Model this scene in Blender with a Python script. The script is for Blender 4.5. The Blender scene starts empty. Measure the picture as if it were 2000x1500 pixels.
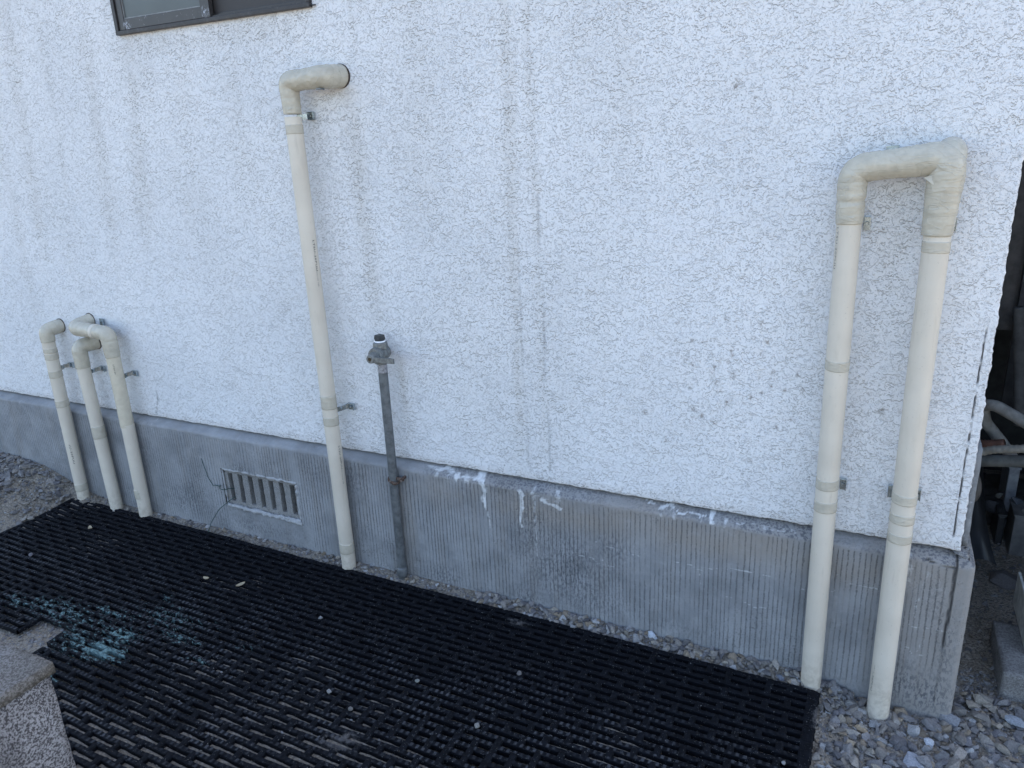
import bpy, bmesh, math, random
import numpy as np
from mathutils import Matrix, Vector
R = math.radians
random.seed(7)
scene = bpy.context.scene

# ------------------------------------------------------------------ camera
CAMZ = 1.3422
RIGHT = np.array([0.89887366, 0.43612492, -0.04267548])
DOWN = np.array([0.09810472, -0.29519509, -0.95038694])
FWD = np.array([-0.42708501, 0.85009112, -0.30812899])
FPX = 1460.0
cd = bpy.data.cameras.new('camera'); cam = bpy.data.objects.new('camera', cd)
scene.collection.objects.link(cam); scene.camera = cam
M = Matrix(((RIGHT[0], -DOWN[0], -FWD[0], 0), (RIGHT[1], -DOWN[1], -FWD[1], 0),
            (RIGHT[2], -DOWN[2], -FWD[2], CAMZ), (0, 0, 0, 1)))
cam.matrix_world = M
cd.sensor_width = 36; cd.lens = FPX / 2000 * 36
cd.clip_start = 0.05; cd.clip_end = 500

# ------------------------------------------------------------------ light
w = bpy.data.worlds.new('World'); scene.world = w; w.use_nodes = True
wn = w.node_tree.nodes; wl = w.node_tree.links
SUN_EL, SUN_AZ = 50, 20          # the sun stands behind the house: this side is open shade
sky = wn.new('ShaderNodeTexSky'); sky.sky_type = 'NISHITA'; sky.sun_disc = False
sky.sun_elevation = R(SUN_EL); sky.sun_rotation = R(SUN_AZ)
sky.air_density = 1.0; sky.dust_density = 2.5; sky.ozone_density = 1.0
bg = wn['Background']; bg.inputs[1].default_value = 0.15
tint = wn.new('ShaderNodeMix'); tint.data_type = 'RGBA'; tint.blend_type = 'MULTIPLY'; tint.inputs[0].default_value = 1
tint.inputs[7].default_value = (1.045, 1.015, .985, 1)      # neutral camera white balance for open shade
wl.new(sky.outputs[0], tint.inputs[6]); wl.new(tint.outputs[2], bg.inputs[0])
sd = bpy.data.lights.new('sun', 'SUN'); sd.energy = 3.0; sd.angle = R(0.5); sd.color = (1, .95, .87)
so = bpy.data.objects.new('sun', sd); scene.collection.objects.link(so)
# sun_rotation is measured clockwise from +Y
az = R(SUN_AZ); el = R(SUN_EL)
sdir = Vector((math.sin(az) * math.cos(el), math.cos(az) * math.cos(el), math.sin(el)))
so.rotation_euler = sdir.to_track_quat('Z', 'Y').to_euler()
so.location = (0, 6, 8)
scene.view_settings.view_transform = 'Standard'; scene.view_settings.look = 'None'
scene.view_settings.gamma = 1.0; scene.view_settings.use_curve_mapping = False
scene.view_settings.exposure = 1.92

# ------------------------------------------------------------------ numpy noise
def _hash(ix, iy, iz, seed):
    n = (ix.astype(np.int64) * 73856093) ^ (iy.astype(np.int64) * 19349663) ^ (iz.astype(np.int64) * 83492791) ^ (seed * 2654435761)
    n = (n ^ (n >> 13)) & 0xffffffff
    n = (n * 1274126177) & 0xffffffff
    n = n ^ (n >> 16)
    return (n & 0xffffff) / float(0xffffff)
def vn3(x, y, z, seed=0):
    x = np.asarray(x, float); y = np.asarray(y, float) + 0 * x; z = np.asarray(z, float) + 0 * x
    xi = np.floor(x); yi = np.floor(y); zi = np.floor(z)
    fx = x - xi; fy = y - yi; fz = z - zi
    fx = fx * fx * (3 - 2 * fx); fy = fy * fy * (3 - 2 * fy); fz = fz * fz * (3 - 2 * fz)
    r = 0
    for a in (0, 1):
        for b in (0, 1):
            for c in (0, 1):
                r = r + (fx if a else 1 - fx) * (fy if b else 1 - fy) * (fz if c else 1 - fz) * _hash(xi + a, yi + b, zi + c, seed)
    return r * 2 - 1
def fbm(x, y, z=0.0, seed=0, oc=4, g=.5):
    s = 0; a = 1; t = 0; f = 1
    for i in range(oc):
        s = s + a * vn3(np.asarray(x) * f, np.asarray(y) * f, np.asarray(z) * f, seed + i * 17); t += a; a *= g; f *= 2.03
    return s / t
def sst(a, b, x):
    t = np.clip((x - a) / (b - a), 0, 1); return t * t * (3 - 2 * t)

# ------------------------------------------------------------------ mesh helpers
def mesh_np(name, co, faces, smooth=True, mat=None, attrs=None, mats=None, fmat=None):
    me = bpy.data.meshes.new(name)
    co = np.asarray(co, np.float32)
    if isinstance(faces, np.ndarray):
        k = faces.shape[1]; nf = len(faces)
        me.vertices.add(len(co)); me.vertices.foreach_set('co', co.ravel())
        me.loops.add(nf * k); me.loops.foreach_set('vertex_index', faces.astype(np.int32).ravel())
        me.polygons.add(nf); me.polygons.foreach_set('loop_start', np.arange(0, nf * k, k, dtype=np.int32))
        try: me.polygons.foreach_set('loop_total', np.full(nf, k, np.int32))
        except Exception: pass
    else:
        me.from_pydata(co.tolist(), [], faces)
    me.update(calc_edges=True); me.validate()
    me.polygons.foreach_set('use_smooth', np.full(len(me.polygons), bool(smooth)))
    if attrs:
        for k_, v in attrs.items():
            if v.ndim == 2:
                a = me.attributes.new(k_, 'FLOAT_COLOR', 'POINT'); a.data.foreach_set('color', v.astype(np.float32).ravel())
            else:
                a = me.attributes.new(k_, 'FLOAT', 'POINT'); a.data.foreach_set('value', v.astype(np.float32).ravel())
    if mat: me.materials.append(mat)
    return me
def link(name, me, parent=None, loc=(0, 0, 0)):
    o = bpy.data.objects.new(name, me); scene.collection.objects.link(o)
    o.location = loc
    if parent: o.parent = parent
    return o
def tag(o, label=None, cat=None, group=None, kind=None):
    if label: o['label'] = label
    if cat: o['category'] = cat
    if group: o['group'] = group
    if kind: o['kind'] = kind
    return o
def empty(name, loc, label, cat, group=None):
    o = bpy.data.objects.new(name, None); scene.collection.objects.link(o)
    o.location = loc; o.empty_display_size = .05
    return tag(o, label, cat, group)
def grid_faces(nx, ny, off=0, mask=None):
    i = np.arange(ny - 1)[:, None] * nx + np.arange(nx - 1)[None, :]
    f = np.stack([i, i + 1, i + nx + 1, i + nx], -1)
    if mask is not None: f = f[mask]
    else: f = f.reshape(-1, 4)
    return f + off

class MB:
    """collects boxes, cylinders, tubes into one mesh"""
    def __init__(s): s.v = []; s.f = []; s.n = 0
    def add(s, v, f):
        v = np.asarray(v, float)
        s.v.append(v); s.f += [[i + s.n for i in q] for q in f]; s.n += len(v)
    def box(s, x0, x1, y0, y1, z0, z1, bev=0.0):
        if bev <= 0:
            v = [(x, y, z) for x in (x0, x1) for y in (y0, y1) for z in (z0, z1)]
            s.add(v, [(0, 1, 3, 2), (4, 6, 7, 5), (0, 4, 5, 1), (2, 3, 7, 6), (0, 2, 6, 4), (1, 5, 7, 3)]); return s
        bm = bmesh.new(); bmesh.ops.create_cube(bm, size=1)
        for q in bm.verts: q.co = ((x0 + x1) / 2 + q.co.x * (x1 - x0), (y0 + y1) / 2 + q.co.y * (y1 - y0), (z0 + z1) / 2 + q.co.z * (z1 - z0))
        bmesh.ops.bevel(bm, geom=bm.edges[:], offset=bev, segments=2, affect='EDGES', profile=.6)
        s.bm(bm); return s
    def bm(s, bm, mtx=None):
        bm.verts.index_update()
        s.add([tuple((mtx @ q.co) if mtx else q.co) for q in bm.verts], [[q.index for q in f.verts] for f in bm.faces]); bm.free()
    def tube(s, pts, r, n=16, cap=True, prof=None):
        v, f = sweep(pts, r, n, cap); s.add(v, f); return s
    def cyl(s, p0, p1, r0, r1=None, n=20, rot=0, bev=0):
        r1 = r0 if r1 is None else r1
        p0 = np.array(p0, float); p1 = np.array(p1, float)
        if bev:
            d = (p1 - p0); L = np.linalg.norm(d); d /= L
            pts = [p0, p0 + d * bev, p1 - d * bev, p1]; rr = [r0 - bev, r0, r1, r1 - bev]
        else: pts = [p0, p1]; rr = [r0, r1]
        v, f = sweep(pts, rr, n, True, rot); s.add(v, f); return s
    def build(s, name, mat, parent=None, smooth=False, loc=(0, 0, 0), auto=None):
        v = np.concatenate(s.v) - np.array(loc if parent is None else parent_loc(parent))
        me = mesh_np(name, v, s.f, smooth, mat)
        if auto: me.set_sharp_from_angle(angle=R(auto))
        o = link(name, me, parent, loc if parent is None else (0, 0, 0)); return o
def parent_loc(p):
    l = Vector((0, 0, 0))
    while p: l += p.location; p = p.parent
    return tuple(l)
def sweep(pts, r, n=16, cap=True, rot=0, disp=None):
    """tube along points; r scalar or per point; parallel-transport frames"""
    P = np.array(pts, float); m = len(P)
    r = np.full(m, r, float) if np.isscalar(r) else np.array(r, float)
    T = np.gradient(P, axis=0); T /= np.linalg.norm(T, axis=1)[:, None]
    t0 = T[0]; ref = np.array([0, 0, 1.]) if abs(t0[2]) < .9 else np.array([1., 0, 0])
    u = np.cross(ref, t0); u /= np.linalg.norm(u)
    V = []; ang = np.linspace(0, 2 * math.pi, n, endpoint=False) + rot
    for i in range(m):
        u = u - T[i] * (u @ T[i]); u /= np.linalg.norm(u); w_ = np.cross(T[i], u)
        rr = r[i] * (np.ones(n) if disp is None else disp[i])
        V.append(P[i] + np.outer(np.cos(ang) * rr, u) + np.outer(np.sin(ang) * rr, w_))
    V = np.concatenate(V); F = []
    for i in range(m - 1):
        for k in range(n):
            a = i * n + k; b = i * n + (k + 1) % n; F.append((a, b, b + n, a + n))
    if cap:
        F.append(tuple(range(n - 1, -1, -1))); F.append(tuple((m - 1) * n + k for k in range(n)))
    return V, F
def fillet(pts, rad, step=.003):
    """polyline with rounded corners, resampled"""
    P = [np.array(p, float) for p in pts]
    rads = rad if isinstance(rad, (list, tuple)) else [rad] * (len(P) - 2)
    out = [P[0]]
    for i in range(1, len(P) - 1):
        a = P[i - 1] - P[i]; b = P[i + 1] - P[i]; la = np.linalg.norm(a); lb = np.linalg.norm(b); a /= la; b /= lb
        th = math.acos(np.clip(a @ b, -1, 1)); d = min(rads[i - 1] / math.tan(th / 2), la * .49, lb * .49)
        s = P[i] + a * d; e = P[i] + b * d; n = 9
        for k in range(n + 1):
            t = k / n; out.append((1 - t) ** 2 * s + 2 * t * (1 - t) * P[i] + t * t * e)
    out.append(P[-1]); out = np.array(out)
    L = np.concatenate([[0], np.cumsum(np.linalg.norm(np.diff(out, axis=0), axis=1))])
    n = max(2, int(L[-1] / step)); s = np.linspace(0, L[-1], n)
    return np.stack([np.interp(s, L, out[:, k]) for k in range(3)], 1), s

# ------------------------------------------------------------------ node helpers
class NT:
    def __init__(s, name, rough=.8):
        s.m = bpy.data.materials.new(name); s.m.use_nodes = True; s.t = s.m.node_tree
        s.b = s.t.nodes['Principled BSDF']; s.b.inputs['Roughness'].default_value = rough
        s._pos = None
    def n(s, ty, **kw):
        q = s.t.nodes.new(ty)
        for k, v in kw.items(): setattr(q, k, v)
        return q
    def set(s, sock, v):
        if hasattr(v, 'links') or isinstance(v, bpy.types.NodeSocket): s.t.links.new(v, sock)
        else: sock.default_value = v
    def math(s, op, a, b=0.0, c=None, clamp=False):
        q = s.n('ShaderNodeMath', operation=op, use_clamp=clamp); s.set(q.inputs[0], a); s.set(q.inputs[1], b)
        if c is not None: s.set(q.inputs[2], c)
        return q.outputs[0]
    def pos(s):
        if s._pos is None: s._pos = s.n('ShaderNodeNewGeometry').outputs['Position']
        return s._pos
    def vmul(s, v, k, add=None):
        q = s.n('ShaderNodeVectorMath', operation='MULTIPLY'); s.set(q.inputs[0], v); q.inputs[1].default_value = k
        if add is not None:
            q2 = s.n('ShaderNodeVectorMath', operation='ADD'); s.set(q2.inputs[0], q.outputs[0]); s.set(q2.inputs[1], add); return q2.outputs[0]
        return q.outputs[0]
    def vadd(s, a, b):
        q2 = s.n('ShaderNodeVectorMath', operation='ADD'); s.set(q2.inputs[0], a); s.set(q2.inputs[1], b); return q2.outputs[0]
    def noise(s, v, scale, det=3, rough=.5, col=False, dist=0):
        q = s.n('ShaderNodeTexNoise'); s.set(q.inputs['Vector'], v); q.inputs['Scale'].default_value = scale
        q.inputs['Detail'].default_value = det; q.inputs['Roughness'].default_value = rough; q.inputs['Distortion'].default_value = dist
        return q.outputs['Color' if col else 'Fac']
    def voro(s, v, scale, feat='F1', out='Distance', rnd=1):
        q = s.n('ShaderNodeTexVoronoi', feature=feat); s.set(q.inputs['Vector'], v); q.inputs['Scale'].default_value = scale
        q.inputs['Randomness'].default_value = rnd; return q.outputs[out]
    def ms(s, v, a, b, c=0.0, d=1.0):
        q = s.n('ShaderNodeMapRange', interpolation_type='SMOOTHSTEP'); s.set(q.inputs[0], v)
        for i, k in enumerate((a, b, c, d)): s.set(q.inputs[1 + i], k)
        return q.outputs[0]
    def mix(s, f, a, b):
        q = s.n('ShaderNodeMix', data_type='RGBA'); s.set(q.inputs[0], f)
        s.set(q.inputs[6], a if not isinstance(a, tuple) else (*a, 1)); s.set(q.inputs[7], b if not isinstance(b, tuple) else (*b, 1))
        return q.outputs[2]
    def attr(s, name, out='Fac'):
        q = s.n('ShaderNodeAttribute', attribute_name=name); return q.outputs[out]
    def sep(s, v):
        q = s.n('ShaderNodeSeparateXYZ'); s.set(q.inputs[0], v); return q.outputs
    def bump(s, h, dist, strength=1.0, nrm=None):
        q = s.n('ShaderNodeBump'); s.set(q.inputs['Height'], h); q.inputs['Distance'].default_value = dist
        q.inputs['Strength'].default_value = strength
        if nrm is not None: s.set(q.inputs['Normal'], nrm)
        s.set(s.b.inputs['Normal'], q.outputs[0]); return q.outputs[0]
    def col(s, c): s.set(s.b.inputs['Base Color'], c if not isinstance(c, tuple) else (*c, 1)); return s
    def rough(s, v): s.set(s.b.inputs['Roughness'], v); return s

# ---------------------------------------------------------------- materials
def m_stucco():
    t = NT('stucco', .85); P = t.pos()
    warp = t.noise(P, 55, 2, .6, True)
    big = t.noise(P, 3.0, 2, .5)
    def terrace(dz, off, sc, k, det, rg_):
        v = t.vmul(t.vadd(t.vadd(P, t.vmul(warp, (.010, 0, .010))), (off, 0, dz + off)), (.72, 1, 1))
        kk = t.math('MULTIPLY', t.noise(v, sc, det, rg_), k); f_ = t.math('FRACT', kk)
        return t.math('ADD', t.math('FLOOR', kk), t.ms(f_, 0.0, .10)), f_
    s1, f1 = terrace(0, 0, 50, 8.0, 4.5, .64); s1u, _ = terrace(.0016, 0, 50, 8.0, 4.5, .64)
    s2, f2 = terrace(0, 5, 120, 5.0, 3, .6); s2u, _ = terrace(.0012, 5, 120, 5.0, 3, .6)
    c1 = t.math('SUBTRACT', s1u, s1, clamp=True); c2 = t.math('SUBTRACT', s2u, s2, clamp=True)  # crevice dirt plus underside shade, painted as dark lines below each ledge
    fine = t.noise(P, 420, 2, .6)
    h = t.math('ADD', t.math('MULTIPLY', s1, 1.0), t.math('MULTIPLY', s2, .5))
    h = t.math('ADD', h, t.math('MULTIPLY', fine, .8))
    brk = t.ms(t.noise(P, 16, 3, .6), .36, .60)
    brk2 = t.ms(t.noise(t.vadd(P, (3, 1, 7)), 30, 3, .6), .44, .62)
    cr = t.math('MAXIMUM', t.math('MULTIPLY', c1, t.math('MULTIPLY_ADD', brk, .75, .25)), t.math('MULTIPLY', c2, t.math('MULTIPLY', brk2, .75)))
    dirt = t.attr('dirt'); spot = t.attr('spot'); crack = t.attr('crack')
    base = t.mix(t.ms(big, .3, .7), (.74, .745, .75), (.80, .80, .80))
    base = t.mix(t.math('MULTIPLY', dirt, t.ms(t.noise(P, 26, 4, .65), .25, .75, .22, .50)), base, (.47, .435, .38))
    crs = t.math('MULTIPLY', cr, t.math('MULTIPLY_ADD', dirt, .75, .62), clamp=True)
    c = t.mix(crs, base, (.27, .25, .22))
    sp = t.math('MULTIPLY', t.math('MULTIPLY', spot, .85), t.ms(t.noise(P, 160, 3, .6), .40, .55))
    c = t.mix(sp, c, (.17, .13, .095))
    c = t.mix(crack, c, (.04, .035, .03))
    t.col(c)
    t.bump(t.math('SUBTRACT', h, t.math('MULTIPLY', crack, 3.0)), .0013, 1.0)
    return t.m
def m_concrete():
    t = NT('foundation_concrete', .9); P = t.pos()
    X = t.sep(P)[0]; Z = t.sep(P)[2]; Y = t.sep(P)[1]
    wob = t.noise(t.vmul(P, (40, 0, 14)), 1, 3, .6)
    xx = t.math('ADD', t.math('MULTIPLY', X, 1 / .0122), t.math('MULTIPLY', wob, .32))
    xx = t.math('ADD', xx, t.math('MULTIPLY', t.noise(t.vmul(P, (9, 0, .4)), 1, 2, .5), 3))
    line = t.math('ABSOLUTE', t.math('SUBTRACT', t.math('FRACT', xx), .5))     # 0 at the groove
    jag = t.noise(P, 380, 2, .8)
    g = t.ms(t.math('ADD', line, t.math('MULTIPLY', t.math('SUBTRACT', jag, .5), .95)), .105, .0)
    # broken in places, wiped elsewhere
    vis = t.ms(t.noise(t.vmul(P, (9, 9, 4)), 1.6, 4, .65), .34, .60, .12, 1.0)
    low = t.attr('groove')
    g = t.math('MULTIPLY', g, t.math('MULTIPLY', vis, low))
    speck = t.ms(t.noise(P, 230, 2, .6), .60, .68)
    spm = t.ms(t.noise(t.vadd(P, (0, 0, 9)), 5, 3, .6), .46, .66)
    speck = t.math('MULTIPLY', speck, spm)
    n = t.noise(P, 7, 5, .6); streak = t.noise(t.vmul(P, (26, 26, 2.2)), 1, 4, .6)
    base = t.mix(t.ms(n, .3, .7), (.205, .212, .22), (.31, .317, .325))
    base = t.mix(t.math('MULTIPLY', t.ms(streak, .45, .75), .40), base, (.235, .22, .20))
    tan = t.attr('tan'); base = t.mix(t.math('MULTIPLY', tan, .7), base, (.28, .25, .215))
    pale = t.math('MULTIPLY', t.ms(t.noise(P, 40, 4, .65), .5, .75), .25); base = t.mix(pale, base, (.40, .41, .42))
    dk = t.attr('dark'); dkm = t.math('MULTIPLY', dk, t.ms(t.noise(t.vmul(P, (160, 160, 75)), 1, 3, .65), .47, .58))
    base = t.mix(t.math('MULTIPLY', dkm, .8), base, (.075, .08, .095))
    c = t.mix(t.math('MULTIPLY', g, .50), base, (.07, .07, .075))
    c = t.mix(t.math('MULTIPLY', speck, .6), c, (.08, .08, .085))
    ef = t.attr('white'); efm = t.math('MULTIPLY', ef, t.ms(t.math('ADD', t.math('MULTIPLY', ef, .8), t.math('MULTIPLY', t.noise(P, 90, 5, .8), 1.15)), .84, 1.16))
    c = t.mix(t.math('MULTIPLY', efm, t.ms(t.noise(P, 60, 4, .7), .3, .6, .35, .9)), c, (.74, .75, .75))
    ck = t.attr('crack'); c = t.mix(ck, c, (.03, .03, .03))
    t.col(c)
    h = t.math('ADD', t.math('MULTIPLY', g, -1.0), t.math('MULTIPLY', t.noise(P, 260, 3, .6), .6))
    h = t.math('ADD', h, t.math('MULTIPLY', efm, .5)); h = t.math('SUBTRACT', h, t.math('MULTIPLY', speck, .7))
    h = t.math('SUBTRACT', h, t.math('MULTIPLY', ck, 3))
    t.bump(h, .0018, 1.0)
    return t.m
def m_rough_concrete(name, c0, c1, sc=90, dark=(.06, .055, .05), amt=.5, bd=.003):
    t = NT(name, .92); P = t.pos()
    n = t.noise(P, sc, 4, .7); b = t.mix(t.ms(t.noise(P, 9, 4, .6), .3, .7), c0, c1)
    c = t.mix(t.math('MULTIPLY', t.ms(n, .56, .44), amt), b, dark)
    c = t.mix(t.math('MULTIPLY', t.ms(t.noise(P, sc * 1.7, 2, .6), .62, .72), .5), c, tuple(min(.8, q * 1.9) for q in c1))
    t.col(c); t.bump(n, bd, 1); return t.m
def m_cover():
    t = NT('ivory_pipe_cover', .42); P = t.pos()
    c = t.mix(t.ms(t.noise(P, 9, 3, .5), .3, .7), (.60, .54, .445), (.66, .60, .50))
    sm = t.math('MULTIPLY', t.ms(t.noise(t.vmul(P, (40, 40, 12)), 1, 4, .6), .58, .75), .22)
    c = t.mix(sm, c, (.47, .41, .31))
    zf = t.ms(t.sep(P)[2], .16, .0); mud = t.math('MULTIPLY', zf, t.ms(t.noise(P, 55, 4, .7), .38, .66)); c = t.mix(t.math('MULTIPLY', mud, .55), c, (.33, .28, .21))
    ln = t.math('MULTIPLY', t.ms(t.noise(t.vmul(P, (70, 70, 6)), 1, 3, .6), .60, .72), .25); c = t.mix(ln, c, (.42, .37, .30))
    sc = t.math('MULTIPLY', t.ms(t.noise(P, 210, 2, .5), .69, .73), .5); c = t.mix(sc, c, (.42, .38, .32))
    t.col(c); t.rough(t.ms(t.noise(P, 30, 3, .6), .3, .7, .34, .52))
    t.bump(t.math('ADD', t.math('MULTIPLY', t.noise(t.vmul(P, (16, 16, 5)), 1, 3, .55), 2.0), t.math('MULTIPLY', t.noise(P, 120, 2, .5), .15)), .0015, .6)
    return t.m
def m_tape(name, c0, c1):
    t = NT(name, .26); P = t.pos()
    w_ = t.noise(t.vmul(P, (22, 22, 95)), 1, 2, .5, dist=1.2); w2 = t.ms(t.math('ABSOLUTE', t.math('SUBTRACT', t.noise(t.vmul(P, (20, 20, 48)), 1, 1.5, .5, dist=.8), .5)), .03, .0)
    c = t.mix(t.ms(t.noise(P, 40, 4, .6), .3, .7), c0, c1)
    t.col(c); t.bump(t.math('ADD', t.math('MULTIPLY', w_, 1.0), t.math('MULTIPLY', w2, .35)), .0030, .5); return t.m
def m_simple(name, c, rough=.6, metal=0, var=.25, sc=40, bd=.0, dirtc=None, spec=None):
    t = NT(name, rough); P = t.pos(); n = t.noise(P, sc, 4, .6)
    lo = tuple(q * (1 - var) for q in c); hi = tuple(min(1, q * (1 + var)) for q in c)
    cc = t.mix(t.ms(n, .3, .7), lo, hi)
    if dirtc: cc = t.mix(t.math('MULTIPLY', t.ms(t.noise(P, sc * 2.3, 4, .65), .5, .68), .7), cc, dirtc)
    t.col(cc); t.b.inputs['Metallic'].default_value = metal
    if spec is not None: t.b.inputs['Specular IOR Level'].default_value = spec
    if bd: t.bump(n, bd, 1)
    return t.m
def m_ground():
    t = NT('dirt', .95); P = t.pos()
    n = t.noise(P, 60, 6, .7); b = t.noise(P, 5, 4, .6)
    c = t.mix(t.ms(b, .3, .7), (.20, .17, .13), (.27, .235, .19))
    c = t.mix(t.ms(n, .45, .7), c, (.35, .315, .265))
    v = t.voro(t.vadd(P, t.vmul(t.noise(P, 90, 2, .5, True), (.008, .008, .008))), 170)
    c = t.mix(t.math('MULTIPLY', t.ms(v, .45, .8), .6), c, (.07, .06, .05))
    t.col(c); t.bump(t.math('ADD', t.math('MULTIPLY', t.math('SUBTRACT', 1.0, v), 1.0), n), .004, 1); return t.m
def m_stones():
    t = NT('crushed_stone', .85); P = t.pos()
    a = t.attr('tone', 'Color'); n = t.noise(P, 260, 4, .7)
    q = t.n('ShaderNodeMix', data_type='RGBA', blend_type='MULTIPLY'); q.inputs[0].default_value = 1
    t.set(q.inputs[6], a); t.set(q.inputs[7], t.mix(t.ms(n, .3, .7), (.72, .71, .70), (1.2, 1.2, 1.2)))
    t.col(q.outputs[2]); t.bump(n, .0014, 1); return t.m
def m_rubber():
    t = NT('black_rubber', .75); P = t.pos()
    X, Y, Z = t.sep(P)[0], t.sep(P)[1], t.sep(P)[2]
    c = t.mix(t.ms(t.noise(P, 60, 4, .6), .35, .75), (.0025, .003, .0048), (.0065, .0078, .0115))
    pt = t.attr('paint'); pm = t.ms(t.math('ADD', t.math('MULTIPLY', pt, .95), t.math('MULTIPLY', t.math('SUBTRACT', t.noise(t.vmul(P, (60, 110, 60)), 1, 4, .75), .5), 2.1)), .47, .64)
    c = t.mix(t.math('MULTIPLY', pm, .9), c, t.mix(t.ms(t.noise(P, 150, 3, .6), .35, .65), (.07, .12, .125), (.17, .265, .265)))
    du = t.attr('dust'); dm = t.ms(t.math('ADD', du, t.math('MULTIPLY', t.math('SUBTRACT', t.noise(P, 90, 4, .7), .5), 1.2)), .45, .8)
    c = t.mix(t.math('MULTIPLY', dm, .55), c, (.15, .14, .135))
    pd = t.math('MULTIPLY', t.math('POWER', t.attr('pad'), 2.0), t.ms(t.noise(P, 9, 4, .7), .38, .66)); c = t.mix(pd, c, (.060, .063, .070))
    sp = t.ms(t.noise(t.vadd(P, (5, 5, 5)), 420, 1, .5), .735, .76); c = t.mix(sp, c, (.35, .34, .32))
    t.col(c); t.bump(t.noise(P, 230, 3, .6), .001, .8)
    t.b.inputs['Specular IOR Level'].default_value = .13
    return t.m
MAT = dict(stucco=m_stucco(), conc=m_concrete(), cover=m_cover(),
    wrap=m_tape('beige_wrap_tape', (.455, .415, .33), (.54, .495, .395)),
    tape=m_tape('grey_beige_tape', (.475, .43, .345), (.54, .495, .40)),
    beige_cover=m_tape('aged_ivory_wrap', (.56, .50, .385), (.63, .565, .44)),  # slightly darker beige of the taped cover
    ink=m_simple('black_ink', (.05, .05, .05), .7), inkfaint=m_simple('grey_ink', (.24, .23, .21), .7),
    zinc=m_simple('zinc_plated_steel', (.38, .43, .45), .25, .85, .3, 60, .0003),
    galv=m_simple('painted_steel_pipe', (.13, .14, .145), .5, .25, .3, 55, .0008, (.16, .165, .165)),
    cast=m_simple('cast_galvanised_iron', (.21, .22, .215), .5, .55, .25, 120, .0006, (.11, .11, .10)),
    darkcast=m_simple('dark_iron', (.045, .048, .05), .55, .3), white=m_simple('white_sealing_tape', (.8, .8, .8), .6),
    rust=m_simple('rusty_steel', (.085, .05, .035), .8, .2, .4, 130, .001, (.42, .40, .37)),
    gap=m_simple('dark_sealant', (.055, .04, .03), .9), alu=None,
    ground=m_ground(), stones=m_stones(), rubber=m_rubber(),
    vent=m_rough_concrete('vent_mortar', (.25, .245, .235), (.34, .335, .325), 300, (.10, .095, .09), .5, .003),
    mortar=m_rough_concrete('pale_mortar', (.33, .335, .335), (.42, .425, .43), 200, (.25, .25, .25), .3, .002),
    post=None)
MAT['post'] = m_rough_concrete('weathered_concrete', (.17, .168, .175), (.34, .34, .355), 330, (.03, .028, .032), .95, .003)
MAT['alu'] = m_simple('bronze_aluminium', (.040, .036, .036), .45, .3, .15, 30, 0, (.075, .07, .068))
def at(u, v, Y):
    """the world point seen at photo pixel (u,v) on the vertical plane at depth Y"""
    r = RIGHT * 0
    c = np.array([(u - 1000) / FPX, (v - 750) / FPX, 1.0])
    r = RIGHT * c[0] + DOWN * c[1] + FWD * c[2]
    p = r * (Y / r[1]); return np.array([p[0], p[1], p[2] + CAMZ])
def gnd(u, v, z):
    c = np.array([(u - 1000) / FPX, (v - 750) / FPX, 1.0]); r = RIGHT * c[0] + DOWN * c[1] + FWD * c[2]
    p = r * ((z - CAMZ) / r[2]); return np.array([p[0], p[1], z])

# ================================================================== ground
def gz(x, y):
    x = np.asarray(x, float); y = np.asarray(y, float)
    z = .004 + 0 * x
    z = z + .024 * sst(1.62, 1.73, y) * sst(.1, -.1, x)               # soil banked along the footing
    z = z + .072 * sst(-2.82, -3.15, x) * sst(1.0, 1.72, y)
    z = z + .03 * sst(-2.6, -2.95, x) * sst(1.2, 1.7, y)
    z = z - .022 * sst(-.05, .1, x)
    z = z + .012 * sst(.0, .35, fbm(x * 4, y * 6, 0, 91, 3) + .22 * sst(1.5, 1.2, y)) * sst(-2.75, -2.5, x) * sst(-.05, -.3, x) * sst(1.66, 1.55, y)
    z = z + .02 * sst(1.75, 2.3, y) * sst(.2, .3, x)
    return z
def axis_pts(segs):
    out = []
    for a, b, st in segs:
        n = max(1, int(round((b - a) / st))); out += list(np.linspace(a, b, n, endpoint=False))
    out.append(segs[-1][1]); return np.array(out)
gx = axis_pts([(-60, -10, 5), (-10, -4.2, .6), (-4.2, -2.8, .012), (-2.8, -.1, .012), (-.1, .8, .007), (.8, 3, .2), (3, 60, 5)])
gy = axis_pts([(-60, -5, 5), (-5, .3, .5), (.3, 1.5, .012), (1.5, 2.1, .007), (2.1, 3.4, .02), (3.4, 8, .6), (8, 60, 5)])
GX, GY = np.meshgrid(gx, gy)
GZ = gz(GX, GY) + .004 * fbm(GX * 9, GY * 9, 0, 3, 3) + .0025 * fbm(GX * 60, GY * 60, 0, 5, 3)
near = sst(8, 3, np.abs(GX)) * sst(8, 4, np.abs(GY)); GZ = GZ * near
me = mesh_np('ground', np.stack([GX, GY, GZ], -1).reshape(-1, 3), grid_faces(len(gx), len(gy)), True, MAT['ground'])
tag(link('ground', me), 'brown dirt under the mat and along the house', None, None, 'structure')

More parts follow.
